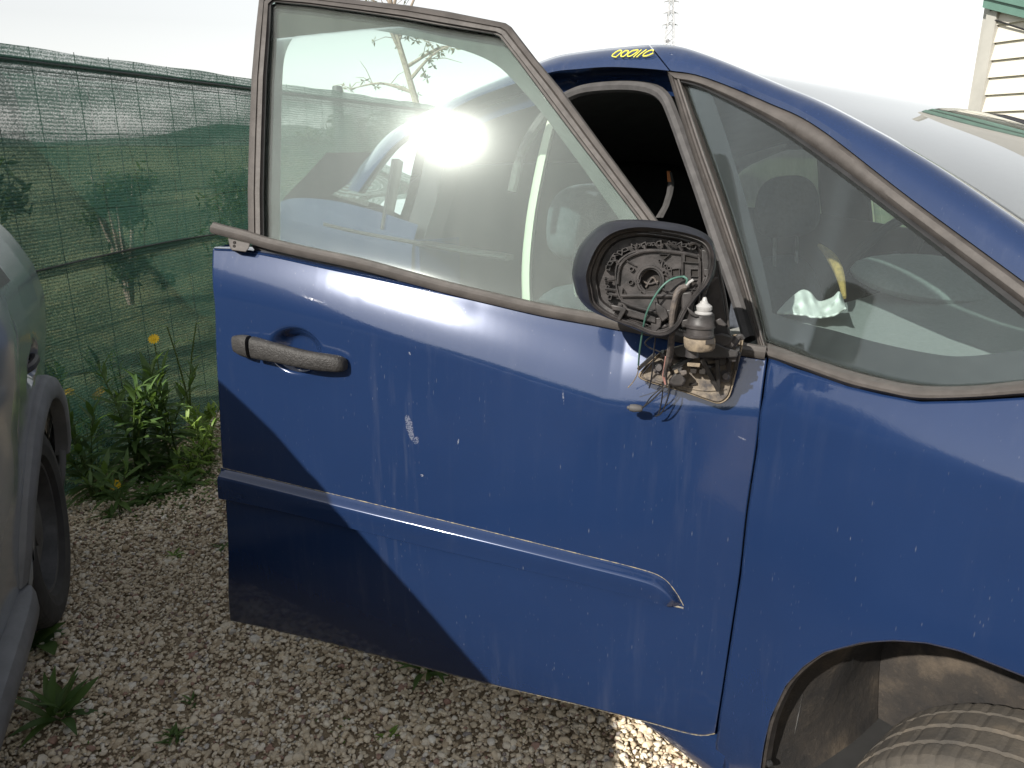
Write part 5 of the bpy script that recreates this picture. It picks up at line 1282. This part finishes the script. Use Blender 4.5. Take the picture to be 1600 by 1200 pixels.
# harness and loose wires
def cable(name, pts, r, mat, sides=7): return MB().tube([M(x, y, o) for x, y, o in cr(pts, 50)], r, sides).build(name, mat, mirror)
cable('harness', [(745, 455, .152), (705, 470, .156), (680, 520, .158), (662, 620, .150), (655, 720, .135), (648, 810, .105), (638, 880, .075), (620, 950, .05), (612, 990, .04)], .0042, 'harness', 9)
cable('harness', [(735, 470, .146), (695, 520, .148), (672, 640, .142), (662, 760, .115), (655, 850, .085), (640, 930, .055)], .0032, 'harness', 8)
for dx, m_ in ((-8, 'wire_pink'), (0, 'wire_pink'), (7, 'harness'), (13, 'wire_black')): cable('wire', [(628 + dx, 880, .078), (618 + dx, 950, .054), (612 + dx, 1000, .042), (622 + dx * .5, 1050, .034)], .0011, m_, 5)
cable('green_wire', [(735, 395, .150), (690, 400, .158), (640, 420, .165), (590, 465, .168), (540, 540, .165), (500, 630, .155), (478, 740, .13), (462, 850, .095), (455, 930, .065)], .0014, 'wire_green', 7)
cable('green_wire', [(455, 925, .066), (450, 980, .05), (425, 1030, .035), (392, 1068, .024)], .0009, 'base_rim', 5)
cable('green_wire', [(725, 395, .152), (748, 410, .156), (745, 440, .154), (730, 465, .152)], .0016, 'wire_green', 7)
cable('white_lead', [(745, 450, .154), (765, 430, .157), (788, 415, .158)], .0020, 'white_plastic', 7)
cable('wire', [(575, 745, .12), (520, 770, .10), (495, 800, .09), (530, 830, .08), (580, 850, .07), (605, 880, .06)], .0012, 'wire_black', 6)
cable('wire', [(560, 750, .12), (550, 830, .10), (545, 920, .07), (530, 1030, .04), (520, 1070, .03)], .0011, 'wire_black', 6)
cable('wire', [(625, 1045, .034), (600, 1080, .036), (550, 1130, .036), (510, 1165, .032), (478, 1190, .028)], .0013, 'wire_black', 6); cable('wire', [(615, 1040, .034), (580, 1080, .032), (530, 1125, .033), (490, 1180, .026)], .0011, 'wire_black', 6)
cable('wire', [(640, 1050, .034), (637, 1110, .034), (615, 1180, .028), (590, 1225, .02), (560, 1240, .014)], .0012, 'wire_black', 6); cable('wire', [(600, 1040, .034), (600, 1110, .032), (585, 1200, .022), (570, 1235, .016)], .0011, 'wire_black', 6)
rg = []
for t, rr in ((0, .0035), (.12, .0055), (.5, .0065), (.8, .0055), (.85, .003), (.95, .003), (1, .001)):
    p = Vector(M(480 - 95 * t, 1195 - 8 * t, .024)); rg.append([p + Vector((0, math.cos(a), math.sin(a))) * rr for a in [2 * math.pi * k / 12 for k in range(12)]])
MB().loft(rg, True, True, True).build('loose_plug', 'seal', mirror)
prism('base_plug', [(655, 1000), (690, 965), (720, 975), (745, 1030), (720, 1060), (670, 1060), (635, 1040)], .022, .046, 'plastic', .003); prism('base_plug', [(700, 965), (745, 960), (752, 985), (720, 1000)], .026, .052, 'harness', .002); prism('base_plug', [(668, 965), (690, 955), (700, 975), (680, 985)], .026, .05, 'base_rim', .001)

# ================================================================== behind the viewer: unseen hedge added for dark reflections in the paint
UNSEEN_HEDGE = [((-13, -10.5, 0), 3.4, 2.3, 'far beyond the grey hatchback'), ((-7.5, -11.5, 0), 3.4, 2.7, 'beyond the grey hatchback'), ((-2, -11, 0), 3.4, 2.4, 'straight across from the door handle'),
         ((3.5, -10.5, 0), 3.4, 2.8, 'straight across from the side mirror'), ((8.5, -8.5, 0), 3.4, 2.5, 'beside the nose of the blue car'), ((12.5, -4.5, 0), 3.4, 2.9, 'far ahead of the blue car')]
for k, (p, w, h, where) in enumerate(UNSEEN_HEDGE):
    bush('unseen_hedge_bush', 'dense unseen hedge bush added for dark reflections, ' + where, p, w, h, 5200, .30, 'unseen hedge added for reflections', seed=31 + k)
